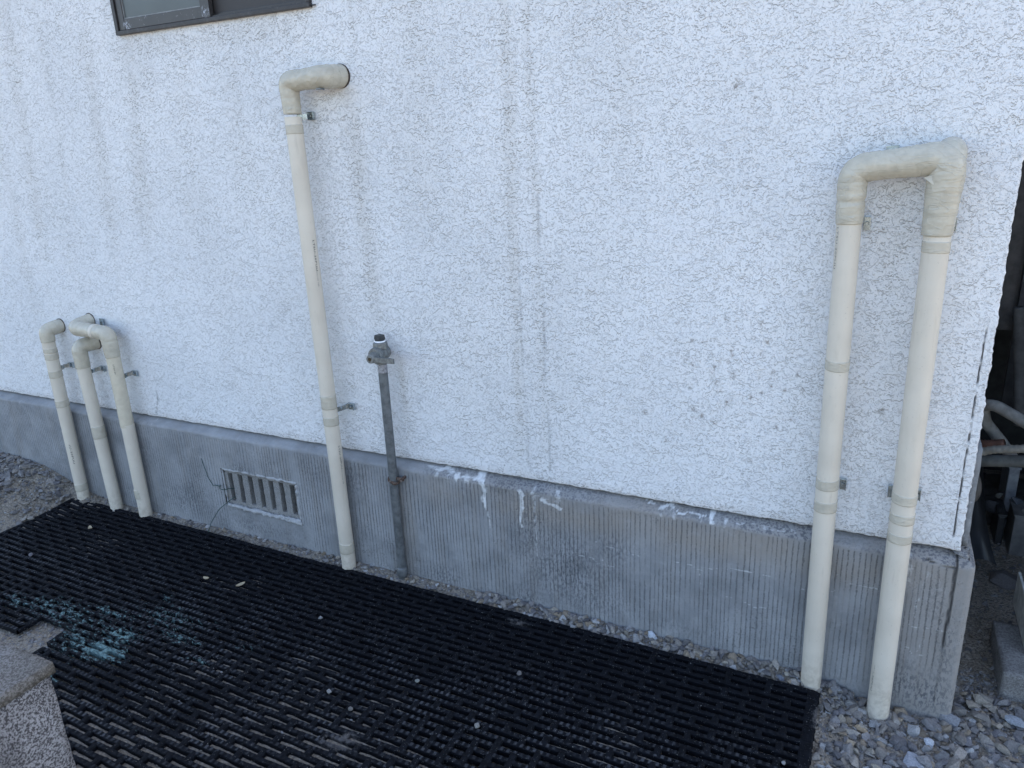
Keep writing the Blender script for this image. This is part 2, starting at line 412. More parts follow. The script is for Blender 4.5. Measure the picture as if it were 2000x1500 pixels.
# ================================================================== house
HOUSE = empty('house', (-2.4, 1.75, 0), 'white textured stucco house wall on a grey concrete foundation, dark window at its top left', 'house')
HL = np.array(parent_loc(HOUSE))
WX, WY = .222, 1.75
xs = axis_pts([(-5.2, -3.7, .1), (-3.7, -2.2, .008), (-2.2, -.4, .006), (-.4, .19, .004), (.19, WX, .0016)])
zs = axis_pts([(.430, .46, .003), (.46, 1.70, .006), (1.70, 1.72, .01), (1.72, 1.95, .01), (1.95, 3.0, .1)])
PX = list(xs); PXY = [(x, WY) for x in xs]
PXY += [(WX + .003, WY + .003), (WX + .003, WY + .008)] + [(WX + .003, y) for y in (1.764, 1.772, 1.79, 1.82, 1.9, 2.1, 2.6, 3.4, 5, 7)]
PXY = np.array(PXY); nx = len(PXY); ny = len(zs)
X0 = np.tile(PXY[:, 0], (ny, 1)); Y0 = np.tile(PXY[:, 1], (ny, 1)); Zg = np.tile(zs[:, None], (1, nx))
Xr = X0.copy()
d = .0012 * fbm(X0 * 60, Y0 * 60, Zg * 60, 11, 3)
edge = sst(WX - .02, WX, X0)
Yd = Y0 - d - .0015 * edge * np.abs(fbm(X0 * 90, 0, Zg * 90, 12, 2))
Xd = X0 + edge * (.0030 * fbm(0 * X0, Y0 * 20, Zg * 130, 13, 3, .7) + .0022 * fbm(0 * X0, Y0 * 20, Zg * 22, 14, 2))
Zd = Zg + sst(.445, .430, Zg) * (.0028 * fbm(X0 * 45, Y0 * 45, 0, 15, 4, .65) - .001)
# corner crack: a real split beside the corner bead
xc = .2065 + .0012 * fbm(Zg * 25, 0, 0, 16, 3, .6) + .004 * sst(.9, 1.0, Zg)
crw = sst(.0017, .0005, np.abs(X0 - xc)) * sst(.98, .90, Zg) * sst(.455, .47, Zg) * (Y0 < WY + .001)
crw = crw * np.clip(.45 + 1.6 * fbm(Zg * 60, 3, 1, 18, 2) + sst(.9, .6, Zg) * .5, 0, 1)
Yd = Yd + .0035 * crw
# bottom return
rowb = np.stack([Xd[0] - (Y0[0] > WY + .01) * .016, Yd[0] + (Y0[0] <= WY + .01) * .016, Zd[0] + .001], -1)
co = np.concatenate([rowb, np.stack([Xd, Yd, Zd], -1).reshape(-1, 3)])
dirt = .25 * sst(.1, .5, fbm(X0 * 3, Zg * 1.2, 0, 21, 4)) + .12 * sst(1.0, 1.8, Zg)
for (xa, za, xb, zb, wd, am) in [(-2.70, 1.9, -2.82, .9, .06, .8), (-2.34, 1.75, -2.41, .95, .05, .75), (-2.15, 1.69, -2.24, 1.0, .05, .9), (-1.93, 1.66, -1.98, 1.25, .09, .5),
        (-1.74, 1.62, -1.76, 1.1, .07, .55), (-2.9, 1.5, -2.95, .7, .05, .6), (-.853, 1.95, -.862, .40, .030, .75), (-.80, 1.9, -.785, .42, .022, .6), (-1.33, 1.50, -1.31, .75, .05, .75), (-1.30, 1.9, -1.29, 1.5, .018, .7),
        (-1.245, .74, -1.23, .44, .02, .9), (-2.55, 1.9, -2.6, 1.1, .03, .5), (-.55, 1.9, -.57, 1.2, .06, .35), (-1.10, 1.9, -1.13, 1.0, .10, .35), (0.02, 1.22, .02, .9, .05, .6), (-.62, 1.1, -.63, .6, .05, .25), (-1.9, 1.0, -1.9, .5, .12, .2)]:
    tt = np.clip((Zg - zb) / (za - zb), 0, 1); xl = xb + (xa - xb) * tt + .006 * fbm(Zg * 7, 0, 0, int(abs(xa) * 99), 3)
    m_ = np.exp(-((X0 - xl) / (wd * (.6 + .6 * vn3(Zg * 6, xa, 0, 5) ** 2))) ** 2) * sst(zb - .05, zb + .25, Zg) * sst(za + .04, za - .02, Zg)
    dirt = np.maximum(dirt, am * (.7 if xa < -1.5 else 1) * m_)
dirt = np.maximum(dirt, .75 * sst(.455, .434, Zg)); 
dirt = np.maximum(dirt, .55 * np.exp(-((Zg - 1.66) / .035) ** 2) * sst(-2.2, -2.15, X0) * sst(-1.38, -1.45, X0))
spot = np.zeros_like(X0)
SP = [(490, 125), (465, 255), (605, 260), (690, 265), (950, 148), (1155, 130), (880, 90), (910, 345), (925, 375), (1145, 375), (1090, 240), (1195, 268), (360, 435), (560, 415), (615, 445), (785, 470), (890, 430), (1240, 510), (1435, 530), (1130, 548),
      (795, 590), (815, 662), (1225, 620), (1330, 650), (1470, 650), (1065, 710), (880, 742), (610, 790), (685, 850), (235, 822), (780, 905), (1260, 940), (1150, 672), (930, 530), (1380, 880), (590, 635)]
SPW = [at(1200 + a / 4, 600 + b / 4, WY) for a, b in SP] + [at(*p, WY) for p in [(1438, 158), (1438, 172), (670, 435), (565, 605), (1722, 802), (912, 830), (383, 800), (1465, 900), (1075, 275), (1440, 165), (1700, 770), (1560, 730), (1355, 800), (1300, 860), (960, 40)]]
rs = random.Random(3)
for p in SPW:
    rr = .0042 * rs.uniform(.7, 1.5)
    spot = np.maximum(spot, np.exp(-(((X0 - p[0]) / rr) ** 2 + ((Zg - p[2]) / (rr * rs.uniform(.7, 1.3))) ** 2)))
crk = crw * 1.0
for (pts, wd, am) in [([(-.784, 1.22), (-.782, 1.1), (-.779, .9), (-.7706, .46)], .0018, .26), ([(-.846, 1.1), (-.842, .7), (-.836, .46)], .0020, .16), ([(-2.33, .56), (-2.335, .50), (-2.36, .44)], .002, .5)]:
    zz = np.array([q[1] for q in pts][::-1]); xx = np.array([q[0] for q in pts][::-1])
    xl = np.interp(Zg, zz, xx) + .0015 * fbm(Zg * 90, 0, 0, 4, 3)
    crk = np.maximum(crk, am * sst(wd * 1.9, wd * .3, np.abs(X0 - xl)) * (Zg < zz[-1]) * (Zg > zz[0]))
A = {}
for k_, v_ in (('dirt', dirt), ('spot', spot), ('crack', crk)): A[k_] = np.concatenate([v_[0], v_.ravel()])
fm = np.ones((ny - 1, nx - 1), bool)
cxm = (X0[:-1, :-1] + X0[1:, 1:]) / 2; czm = (Zg[:-1, :-1] + Zg[1:, 1:]) / 2; cym = (Y0[:-1, :-1] + Y0[1:, 1:]) / 2
WIN = (-2.165, -1.432, 1.72, 2.5)
fm &= ~((cxm > WIN[0]) & (cxm < WIN[1]) & (czm > WIN[2]) & (czm < WIN[3]) & (cym < WY + .001))
F = np.concatenate([grid_faces(nx, ny, nx, fm), grid_faces(nx, 2, 0)])
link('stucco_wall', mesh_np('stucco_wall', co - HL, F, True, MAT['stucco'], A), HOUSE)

# foundation ---------------------------------------------------------
FX, FY = .244, 1.725
fx = axis_pts([(-5.2, -3.7, .1), (-3.7, -2.2, .007), (-2.2, -.6, .005), (-.6, FX, .0035)])
base = [(x, FY, 0, 1) for x in fx] + [(FX + .007, FY + .004, -.5, .8), (FX + .012, FY + .011, -.8, .5), (FX + .013, FY + .02, -1, 0)] + [(FX + .013, y, -1, 0) for y in (1.77, 1.8, 1.85, 1.9, 2, 2.2, 2.6, 3.4, 5, 7)]
base = np.array(base)
prof = [(0, z) for z in axis_pts([(-.12, .0, .03), (.0, .397, .0045)])] + [(.0008, .4015), (.003, .4045), (.010, .4085), (.018, .4125), (.026, .4165), (.034, .4205), (.044, .4245), (.060, .4245)]
prof = np.array(prof); nxf = len(base); nyf = len(prof)
BX = base[None, :, 0] + base[None, :, 2] * prof[:, None, 0]; BY = base[None, :, 1] + base[None, :, 3] * prof[:, None, 0]; BZ = np.tile(prof[:, 1][:, None], (1, nxf))
rough_ = .0012 * fbm(BX * 40, BY * 40, BZ * 40, 31, 4) + .002 * sst(.385, .40, BZ) * fbm(BX * 30, 0, BZ * 60, 32, 3)
BYd = BY - rough_ * base[None, :, 3]; BXd = BX + rough_ * (-base[None, :, 2]); BZd = BZ + .002 * sst(.39, .405, BZ) * fbm(BX * 18, BY * 18, 1, 33, 3)
white = np.zeros_like(BX)
def stroke(arr, pts, w0, w1, am, jx=.0015, tail=True):
    """deposit running down a polyline of (x, z) points"""
    for (xa, za), (xb, zb) in zip(pts[:-1], pts[1:]):
        dx, dz = xb - xa, zb - za; L2 = dx * dx + dz * dz
        t_ = np.clip(((BX - xa) * dx + (BZ - za) * dz) / L2, 0, 1)
        dd = np.hypot(BX - (xa + t_ * dx) + jx * fbm(BZ * 110, BX * 110, 0, 8, 3), BZ - (za + t_ * dz) + jx * fbm(BX * 120, BZ * 110, 3, 9, 3))
        arr[:] = np.maximum(arr, .40 * am * np.exp(-(dd / (2.6 * w0 + .004)) ** 2) * np.clip(.5 + 1.2 * fbm(BX * 70, BZ * 18, 0, 61, 3), 0, 1) * (BY < FY + .055))
        ww = w0 + (w1 - w0) * ((pts[0][1] - (za + t_ * dz)) / (pts[0][1] - pts[-1][1] + 1e-6) if tail else .5); ww = np.clip(ww * (1 + .9 * fbm(BZ * 60, BX * 60, 5, 63, 3)), 1e-4, 1)
        arr[:] = np.maximum(arr, am * sst(1.5, .5, dd / ww) * (BY < FY + .055))
stroke(white, [(-.992, .418), (-.976, .400), (-.9765, .345), (-.962, .295)], .013, .0028, .92, .003)
stroke(white, [(-.962, .295), (-.957, .25), (-.950, .205)], .003, .001, .6)
stroke(white, [(-.855, .392), (-.852, .385)], .011, .011, 1); stroke(white, [(-.852, .385), (-.8515, .349), (-.860, .298), (-.853, .285)], .0065, .003, 1)
stroke(white, [(-.853, .27), (-.842, .235)], .0018, .001, .6)
stroke(white, [(-.812, .389), (-.812, .33), (-.811, .20)], .0042, .0035, .62)
stroke(white, [(-.790, .382), (-.770, .374), (-.748, .372), (-.735, .365)], .006, .004, .85, tail=False)
stroke(white, [(-1.185, .417), (-1.14, .414), (-1.10, .416), (-1.06, .407), (-1.02, .410), (-.99, .404)], .004, .003, .8, .004, False)
stroke(white, [(-.83, .398), (-.80, .392), (-.77, .39)], .004, .003, .6, .004, False)
stroke(white, [(-.50, .421), (-.46, .414), (-.43, .417), (-.40, .410), (-.37, .413), (-.33, .408)], .0035, .003, .85, .005, False)
stroke(white, [(-.325, .420), (-.322, .403), (-.312, .400)], .007, .004, .95); stroke(white, [(-.30, .41), (-.27, .407), (-.22, .411), (-.17, .408), (-.12, .41)], .003, .002, .6, .004, False)
white = np.maximum(white, .8 * sst(.36, .41, BZ) * sst(-1.20, -1.12, BX) * sst(-.93, -1.0, BX) * np.clip(.4 + fbm(BX * 60, BZ * 25, 0, 40, 3) * 1.6, 0, 1) * (BY < FY + .02))
white = np.maximum(white, .7 * sst(.345, .405, BZ) * sst(-.5, -.42, BX) * sst(-.2, -.28, BX) * np.clip(.3 + fbm(BX * 60, BZ * 30, 0, 41, 3) * 1.6, 0, 1) * (BY < FY + .02))
for cr in [[(-.535, .268), (-.50, .264), (-.48, .255)], [(-.435, .2686), (-.38, .2732), (-.345, .262), (-.30, .275), (-.25, .285), (-.2, .282), (-.17, .284)], [(-.345, .262), (-.34, .22)], [(-.29, .195), (-.25, .20), (-.2, .185), (-.17, .19)],
           [(.0, .31), (.02, .305), (.06, .31), (.075, .30)], [(.12, .235), (.15, .225), (.19, .232), (.22, .228)], [(.135, .17), (.15, .165), (.16, .15), (.185, .155), (.2, .15)], [(.18, .20), (.17, .175), (.165, .158)], [(-.07, .335), (-.04, .34), (-.01, .32)],
           [(-.71, .235), (-.66, .228), (-.61, .23)], [(-.63, .285), (-.60, .275), (-.56, .277)], [(-.64, .225), (-.61, .215), (-.58, .217)], [(-2.36, .42), (-2.372, .395), (-2.36, .37)], [(-.02, .28), (-.05, .262), (-.1, .268)]]:
    stroke(white, cr, .0022, .0014, .62, .003, False)
stroke(white, [(.123, .400), (.130, .36), (.126, .32)], .012, .007, .5, .006); stroke(white, [(.155, .30), (.150, .25)], .006, .004, .5, .006); stroke(white, [(.0, .10), (.012, .055)], .012, .009, .35, .01); stroke(white, [(.165, .375), (.16, .34)], .004, .003, .5)
white = np.maximum(white, .5 * sst(.06, .03, BZ) * sst(-3.3, -3.0, BX) * sst(-2.5, -2.9, BX) * np.clip(fbm(BX * 50, BZ * 50, 0, 43, 3) * 2, 0, 1))
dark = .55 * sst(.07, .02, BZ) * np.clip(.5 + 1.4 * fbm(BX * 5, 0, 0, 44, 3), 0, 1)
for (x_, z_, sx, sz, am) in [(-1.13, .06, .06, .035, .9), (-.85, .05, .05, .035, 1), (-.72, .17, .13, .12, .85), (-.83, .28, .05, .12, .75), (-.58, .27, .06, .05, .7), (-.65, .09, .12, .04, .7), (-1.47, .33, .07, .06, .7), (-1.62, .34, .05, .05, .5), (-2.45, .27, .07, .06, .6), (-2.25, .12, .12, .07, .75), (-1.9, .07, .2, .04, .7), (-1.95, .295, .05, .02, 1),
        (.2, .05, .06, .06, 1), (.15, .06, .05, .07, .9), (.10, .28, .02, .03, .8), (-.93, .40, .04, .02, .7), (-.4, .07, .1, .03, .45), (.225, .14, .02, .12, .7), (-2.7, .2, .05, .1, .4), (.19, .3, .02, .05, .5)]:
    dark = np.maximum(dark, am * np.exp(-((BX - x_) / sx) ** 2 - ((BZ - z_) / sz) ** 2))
tan = np.clip(sst(.26, .36, BZ) * sst(-1.3, -1.0, BX) * (.5 + fbm(BX * 6, BZ * 9, 0, 45, 3)), 0, 1); tan = np.maximum(tan, .8 * sst(.03, .24, BX)); white = np.maximum(white, .6 * sst(.35, .385, BZ) * sst(-.86, -.82, BX) * sst(-.66, -.72, BX) * np.clip(.3 + fbm(BX * 55, BZ * 25, 0, 48, 3) * 1.6, 0, 1) * (BY < FY + .02)); dark = np.maximum(dark, .9 * sst(.396, .402, BZ) * sst(-1.25, -1.1, BX) * np.clip(.75 + fbm(BX * 7, BZ * 20, 0, 62, 3), 0, 1))
tan = np.maximum(tan, .6 * np.exp(-((BX + 1.265) / .03) ** 2) * sst(.38, .3, BZ))
groove = sst(.398, .392, BZ) * sst(.23, .22, BX + 0 * BZ) * sst(.02, .045, BZ - .0 * BX); groove = groove * (1 - sst(-2.06, -2.03, BX) * sst(-1.64, -1.68, BX) * sst(.125, .115, BZ))
crk = sst(.0035, .0010, np.abs(BX - (.219 + .002 * fbm(BZ * 40, 0, 0, 46, 3)))) * sst(.05, .12, BZ) * (.25 + .75 * sst(.24, .26, BZ)) * (BY < FY + .03)
crk = np.maximum(crk, 1.0 * sst(1, .4, np.hypot((BX - .216) / .004, (BZ - .225) / .05)))
crk = np.maximum(crk, .8 * sst(.0025, .0008, np.abs(BZ - (.404 - .006 * sst(.16, .18, BX) + .0 * BX + .0015 * fbm(BX * 50, 0, 0, 47, 2)))) * (BX > .158) * (BX < .222))
fmk = np.ones((nyf - 1, nxf - 1), bool)
cx_ = (BX[:-1, :-1] + BX[1:, 1:]) / 2; cz_ = (BZ[:-1, :-1] + BZ[1:, 1:]) / 2
VT = (-2.043, -1.700, .135, .278)
fmk &= ~((cx_ > VT[0]) & (cx_ < VT[1]) & (cz_ > VT[2]) & (cz_ < VT[3]))
link('foundation', mesh_np('foundation', np.stack([BXd, BYd, BZd], -1).reshape(-1, 3) - HL, grid_faces(nxf, nyf, 0, fmk), True, MAT['conc'],
     {'white': white.ravel(), 'dark': dark.ravel(), 'tan': tan.ravel(), 'groove': groove.ravel(), 'crack': crk.ravel()}), HOUSE)

# vent: a precast grille of seven slots set back in the footing
def jag_box(mb, x0, x1, y0, y1, z0, z1, seed, amp=.0018, st=.006):
    """box whose faces are gridded and roughened"""
    bm = bmesh.new(); bmesh.ops.create_cube(bm, size=1)
    for q in bm.verts: q.co = ((x0 + x1) / 2 + q.co.x * (x1 - x0), (y0 + y1) / 2 + q.co.y * (y1 - y0), (z0 + z1) / 2 + q.co.z * (z1 - z0))
    for ax in range(3):
        L = (x1 - x0, y1 - y0, z1 - z0)[ax]; n = min(60, int(L / st))
        if n > 1:
            es = [e for e in bm.edges if abs((e.verts[0].co - e.verts[1].co)[ax]) > L * .9]
            bmesh.ops.subdivide_edges(bm, edges=es, cuts=n - 1, use_grid_fill=True)
    V = np.array([q.co[:] for q in bm.verts])
    for k in range(3):
        dv = amp * fbm(V[:, 0] * 110, V[:, 1] * 110, V[:, 2] * 110, seed + k * 7, 3)
        for i, q in enumerate(bm.verts): q.co[k] += dv[i]
    mb.bm(bm)
mb = MB()
vx0, vx1, vz0, vz1 = VT; sl = []
xsl = np.linspace(-2.013, -1.727, 7); sw = .0105
edges_ = [vx0 - .004] + sum([[c - sw, c + sw] for c in xsl], []) + [vx1 + .004]
for i in range(0, len(edges_), 2): jag_box(mb, edges_[i], edges_[i + 1], 1.734, 1.772, vz0 + .016, vz1 - .014, 50 + i)
jag_box(mb, vx0 - .004, vx1 + .004, 1.7345, 1.7725, vz0 - .004, vz0 + .0165, 71); jag_box(mb, vx0 - .004, vx1 + .004, 1.7345, 1.7725, vz1 - .0145, vz1 + .004, 73)
VENT = mb.build('vent', MAT['vent'], HOUSE)
VENT['label'] = 'rough cast vent grille of seven upright slots'
mb = MB(); mb.box(vx0 - .01, vx1 + .01, 1.774, 1.780, vz0 - .01, vz1 + .01); mb.build('vent_back', m_simple('vent_dust', (.20, .185, .16), .95), VENT)
mb = MB()
def bead(p0, p1, r, seed):
    n = int(np.linalg.norm(np.array(p1) - np.array(p0)) / .003); t_ = np.linspace(0, 1, n)[:, None]
    P = np.array(p0) * (1 - t_) + np.array(p1) * t_; P[:, 2] += .0035 * fbm(P[:, 0] * 50, P[:, 2] * 50, 0, seed, 3)
    rr = r * (1 + .9 * fbm(P[:, 0] * 90, P[:, 2] * 90, 1, seed + 1, 3)); mb.tube(P, rr, 8)
bead((vx0 + .005, 1.727, vz1), (vx1 + .004, 1.727, vz1 + .001), .0042, 60); bead((vx1 + .002, 1.728, vz1), (vx1 + .001, 1.728, vz0 - .006), .0050, 61)
bead((vx0 + .006, 1.7275, vz0 + .001), (vx1 + .006, 1.7275, vz0 - .009), .0072, 62); bead((vx0 + .004, 1.7285, vz0 - .0), (vx1 + .002, 1.7285, vz0 - .002), .0055, 64); bead((vx0, 1.7295, vz1), (vx0 + .002, 1.7295, vz0), .0030, 63)
mb.build('mortar_rim', MAT['mortar'], VENT, True)

# grey mortar strip on the alley side of the corner, above the footing
mb = MB(); jag_box(mb, WX + .004, WX + .019, 1.792, 2.6, .42, .66, 90, .002, .02); mb.build('corner_render', m_rough_concrete('side_render', (.17, .175, .18), (.25, .255, .26), 60, (.1, .1, .1), .3), HOUSE, True)
# roof, rear and gable: what shades this side
mb = MB(); mb.box(-5.6, .6, 1.62, 8.2, 3.0, 3.12); o = mb.build('roof', m_simple('roof_sheet', (.10, .10, .11), .6), HOUSE)
mb = MB(); mb.box(-5.2, .21, 7.0, 7.1, -.1, 3.0); mb.box(-5.28, -5.18, 1.76, 7.1, -.1, 3.0); mb.box(-5.2, .21, 2.2, 2.3, .5, 3.0); mb.build('rear_wall', m_simple('rear_render', (.5, .5, .5), .9), HOUSE)

# window -------------------------------------------------------------
mb = MB(); fx0, fx1, fz0, fz1 = -2.178, -1.4205, 1.7035, 2.52
mb.box(fx0, fx1, 1.7365, 1.80, fz0, fz0 + .0115, .0015); mb.box(fx0, fx1, 1.7485, 1.80, fz0 + .0125, fz0 + .017)
mb.box(fx0, fx0 + .013, 1.7372, 1.80, fz0 + .012, fz1, .0012); mb.box(fx1 - .013, fx1, 1.7372, 1.80, fz0 + .012, fz1, .0012); mb.box(fx0 - .002, fx1 + .002, 1.7365, 1.80, fz1, fz1 + .02, .0015)
mb.box(fx1 + .001, fx1 + .014, 1.7445, 1.7475, fz0 + .003, fz0 + .006)
WINO = mb.build('window', MAT['alu'], HOUSE); WINO['label'] = 'dark brown aluminium sliding window'
def frame(mb, x0, x1, z0, z1, w_, y0, y1, wl_=None, wr=None, wb=None):
    wl_ = wl_ or w_; wr = wr or w_; wb = wb or w_
    mb.box(x0, x0 + wl_, y0, y1, z0, z1, .0012); mb.box(x1 - wr, x1, y0, y1, z0, z1, .0012)
    mb.box(x0 + wl_ + .0002, x1 - wr - .0002, y0 + .0006, y1, z0 + .0003, z0 + wb, .0012); mb.box(x0 + wl_ + .0002, x1 - wr - .0002, y0 + .0006, y1, z1 - w_, z1 - .0003, .0012)
sashm = m_simple('bronze_sash', (.046, .041, .040), .4, .3, .12, 25)
t = NT('bronze_sash_specked', .4); P = t.pos()
c = t.mix(t.ms(t.noise(P, 20, 3, .5), .3, .7), (.040, .036, .035), (.052, .047, .045))
c = t.mix(t.math('MULTIPLY', t.ms(t.noise(P, 170, 2, .5), .70, .74), .7), c, (.30, .29, .29))
bx_, bz_ = t.sep(P)[0], t.sep(P)[2]
def blob(x, z, rx, rz):
    a = t.math('POWER', t.math('DIVIDE', t.math('SUBTRACT', bx_, x), rx), 2.0); b = t.math('POWER', t.math('DIVIDE', t.math('SUBTRACT', bz_, z), rz), 2.0)
    return t.math('SUBTRACT', 1.0, t.math('ADD', a, b), clamp=True)
bl = t.math('MAXIMUM', blob(-2.128, 1.728, .020, .016), t.math('MAXIMUM', blob(-1.800, 1.730, .018, .022), blob(-2.045, 1.742, .006, .008)))
c = t.mix(t.math('MULTIPLY', t.math('MULTIPLY', t.ms(t.noise(t.vmul(P, (190, 1, 110)), 1, 3, .8), .50, .60), .75), t.ms(bl, 0.0, .8)), c, (.50, .52, .58)); t.col(c)
SASHM = t.m
mb = MB(); frame(mb, -2.1635, -1.783, 1.7165, 2.50, .028, 1.7425, 1.757, .024, .035, .030); SA = mb.build('left_sash', SASHM, WINO); SA.name = 'sash'
mb = MB(); mb.box(-2.140, -1.8175, 1.7485, 1.7535, 1.7460, 2.473); g1 = m_simple('frosted_glass', (.07, .078, .075), .3, 0, .12, 6); mb.build('glass_pane', g1, SA)
mb = MB(); mb.box(-2.1395, -1.8180, 1.7455, 1.7484, 1.7468, 1.7496); mb.box(-2.1395, -2.1367, 1.7455, 1.7484, 1.7497, 2.47); mb.box(-1.8208, -1.8180, 1.7455, 1.7484, 1.7497, 2.47); mb.build('gasket', m_simple('grey_gasket', (.21, .215, .21), .6), SA)
mb = MB(); frame(mb, -1.800, -1.4345, 1.7215, 2.50, .006, 1.7600, 1.772); SB = mb.build('sash', sashm, WINO)
mb = MB(); mb.box(-1.796, -1.4385, 1.7640, 1.7680, 1.7260, 2.494); mb.build('panel', m_simple('dark_brown_panel', (.036, .032, .031), .55, 0, .06, 4), SB)

# ================================================================== pipes
RP = .0232
def text_on_pipe(txt, px, py, r, ztop, az, length, size, mat, parent, faint=False):
    cu = bpy.data.curves.new('print', 'FONT'); cu.body = txt; cu.size = size; cu.space_character = 1.15; cu.resolution_u = 2; cu.offset = .00008
    o = bpy.data.objects.new('tmp', cu); scene.collection.objects.link(o); bpy.context.view_layer.update()
    me = bpy.data.meshes.new_from_object(o); bpy.data.objects.remove(o)
    n = len(me.vertices); co = np.empty(n * 3, np.float32); me.vertices.foreach_get('co', co); co = co.reshape(-1, 3)
    L = co[:, 0].max() - co[:, 0].min(); s = length / L; u = (co[:, 0] - co[:, 0].min()) * s; v = co[:, 1]
    a = R(az) + v / r; rr = r + .0005
    pl = np.array(parent_loc(parent))
    out = np.stack([px + rr * np.cos(a), py + rr * np.sin(a), ztop - u], 1) - pl
    me.vertices.foreach_set('co', out.astype(np.float32).ravel()); me.update(); me.materials.clear(); me.materials.append(mat)
    return link('printed_text', me, parent)
def wrap_mesh(P, s, r0, seed, lump=.035, ridge=.04, n=56, crease=None):
    """tape-wrapped insulation: overlapping turns, lumps and wrinkles"""
    ang = np.linspace(0, 2 * math.pi, n, endpoint=False)
    S, Aa = np.meshgrid(s, ang, indexing='ij')
    D = 1 + lump * fbm(np.cos(Aa) * 1.1, np.sin(Aa) * 1.1, S * 16, seed, 3)
    sk = S + .006 * np.sin(Aa + seed) + .002 * fbm(np.cos(Aa) * 2, np.sin(Aa) * 2, S * 30, seed + 2, 2)
    q = sk / .021; D = D + ridge * (np.mod(q, 1) - .5) * .7
    # wrinkles: narrow ridges running askew
    wv = fbm(np.cos(Aa) * 1.6, np.sin(Aa) * 1.6, S * 55, seed + 5, 3); D = D + .035 * sst(.05, 0, np.abs(wv)) * np.clip(.5 + fbm(np.cos(Aa), np.sin(Aa), S * 20, seed + 8, 2) * 1.5, 0, 1)
    if crease is not None:
        for (sc, am) in crease: D = D - am * np.exp(-((S - sc) / .004) ** 2)
    return sweep(P, r0 if np.isscalar(r0) else r0, n, True, 0, D)
def band(parent, px, py, r, z0, z1, seed, mat='tape', name='tape_band'):
    zz = np.arange(z0, z1 + .0001, max(.0018, (z1 - z0) / 14)); n = 56; ang = np.linspace(0, 2 * math.pi, n, endpoint=False)
    S, Aa = np.meshgrid(zz, ang, indexing='ij')
    D = 1 + .010 * fbm(np.cos(Aa) * 1.6, np.sin(Aa) * 1.6, S * 70, seed, 3)
    wv = fbm(np.cos(Aa) * 1.3, np.sin(Aa) * 1.3, S * 120, seed + 5, 2); D = D + .016 * sst(.07, 0, np.abs(wv)) * (fbm(np.cos(Aa), np.sin(Aa), S * 20, seed + 6, 2) > .05)
    tilt = .0012 * np.cos(ang + seed)
    V, Fc = sweep([(px, py, z) for z in zz], r, n, True, 0, D); V[:, 2] += np.tile(tilt, len(zz))
    link(name, mesh_np(name, V - np.array(parent_loc(parent)), Fc, True, MAT[mat]), parent)
def cover(parent, px, py, z0, z1, r, seed, mat='cover', name='pipe_cover', pinch=()):
    zz = np.arange(z0, z1, .006); n = 48; ang = np.linspace(0, 2 * math.pi, n, endpoint=False)
    S, Aa = np.meshgrid(zz, ang, indexing='ij')
    D = 1 + .014 * fbm(np.cos(Aa) * .8, np.sin(Aa) * .8, S * 9, seed, 3)
    for (zc, am, a0) in pinch: D = D - am * np.exp(-((S - zc - .004 * np.cos(Aa * 1.5 + seed)) / .0045) ** 2) * np.clip(.35 + np.cos(Aa - a0), 0, 1)
    # the sleeve is slit lengthwise at the back and closed again: a faint seam
    D = D + .022 * np.exp(-((Aa - 1.9) / .06) ** 2)
    pxx = px[0] + (px[1] - px[0]) * (zz - z0) / (z1 - z0) if isinstance(px, tuple) else np.full(len(zz), px)
    V, Fc = sweep([(a, py, z) for a, z in zip(pxx, zz)], r, n, True, 0, D)
    me = mesh_np(name, V - np.array(parent_loc(parent)), Fc, True, MAT[mat]); me.set_sharp_from_angle(angle=R(60))
    return link(name, me, parent)
def bracket(parent, x, z, xp, yp, side=1, both=False, w_=.012):
    """plate screwed to the wall and an arm reaching to the back of the pipe"""
    mb = MB(); h = .011 if w_ > .01 else .0145
    mb.box(x - w_, x + w_, 1.7435, 1.7462, z - h, z + h, .0006)                       # face of the folded plate
    mb.box(x + (w_ + .0002) * side - .001, x + (w_ + .0002) * side + .001, 1.7370, 1.7462, z - h + .001, z + h - .001, .0004)
    mb.box(x - w_ + .0005, x + w_ - .0005, 1.7375, 1.7433, z + h - .0024, z + h - .0006, .0004); 
    mb.cyl((x, 1.7433, z), (x, 1.7385, z), .0045, None, 6, .3, .0008)
    # arm, twisted strip
    x2 = xp + .006 * side; pts = [(x - .012 * side, 1.7425, z), (x - .017 * side, 1.738, z - .001), (x - .024 * side, 1.726, z - .003), (x2 + .010 * side, 1.716, z - .004), (x2, 1.710, z - .004)]
    for a, b in zip(pts[:-1], pts[1:]):
        a = np.array(a); b = np.array(b); d_ = b - a; nrm = np.array([-d_[1], d_[0], 0]); nrm /= np.linalg.norm(nrm) + 1e-9; nrm *= .0013
        v = [a + nrm + (0, 0, -.008), a - nrm + (0, 0, -.008), b - nrm + (0, 0, -.007), b + nrm + (0, 0, -.007), a + nrm + (0, 0, .007), a - nrm + (0, 0, .007), b - nrm + (0, 0, .008), b + nrm + (0, 0, .008)]
        mb.add(v, [(0, 1, 2, 3), (7, 6, 5, 4), (0, 4, 5, 1), (1, 5, 6, 2), (2, 6, 7, 3), (3, 7, 4, 0)])
    xm = x - .022 * side; mb.cyl((xm, 1.7235, z + .001), (xm, 1.7155, z + .001), .0042, None, 6, 0, .0008)
    if both: mb.box(.072, x - .0055, 1.7448, 1.7472, z - h * .8, z + h * .8, .0006); mb.box(.066, .077, 1.738, 1.7446, z - h, z + h, .0006)
    return mb.build('bracket', MAT['zinc'], parent, False)
def collar(parent, x, z, r):
    n = 40; a = np.linspace(0, 2 * math.pi, n, endpoint=False); mb = MB()
    mb.cyl((x, 1.7475, z), (x, 1.7530, z), r + .0012, None, 40); mb.build('wall_seal', MAT['gap'], parent, True, auto=40)
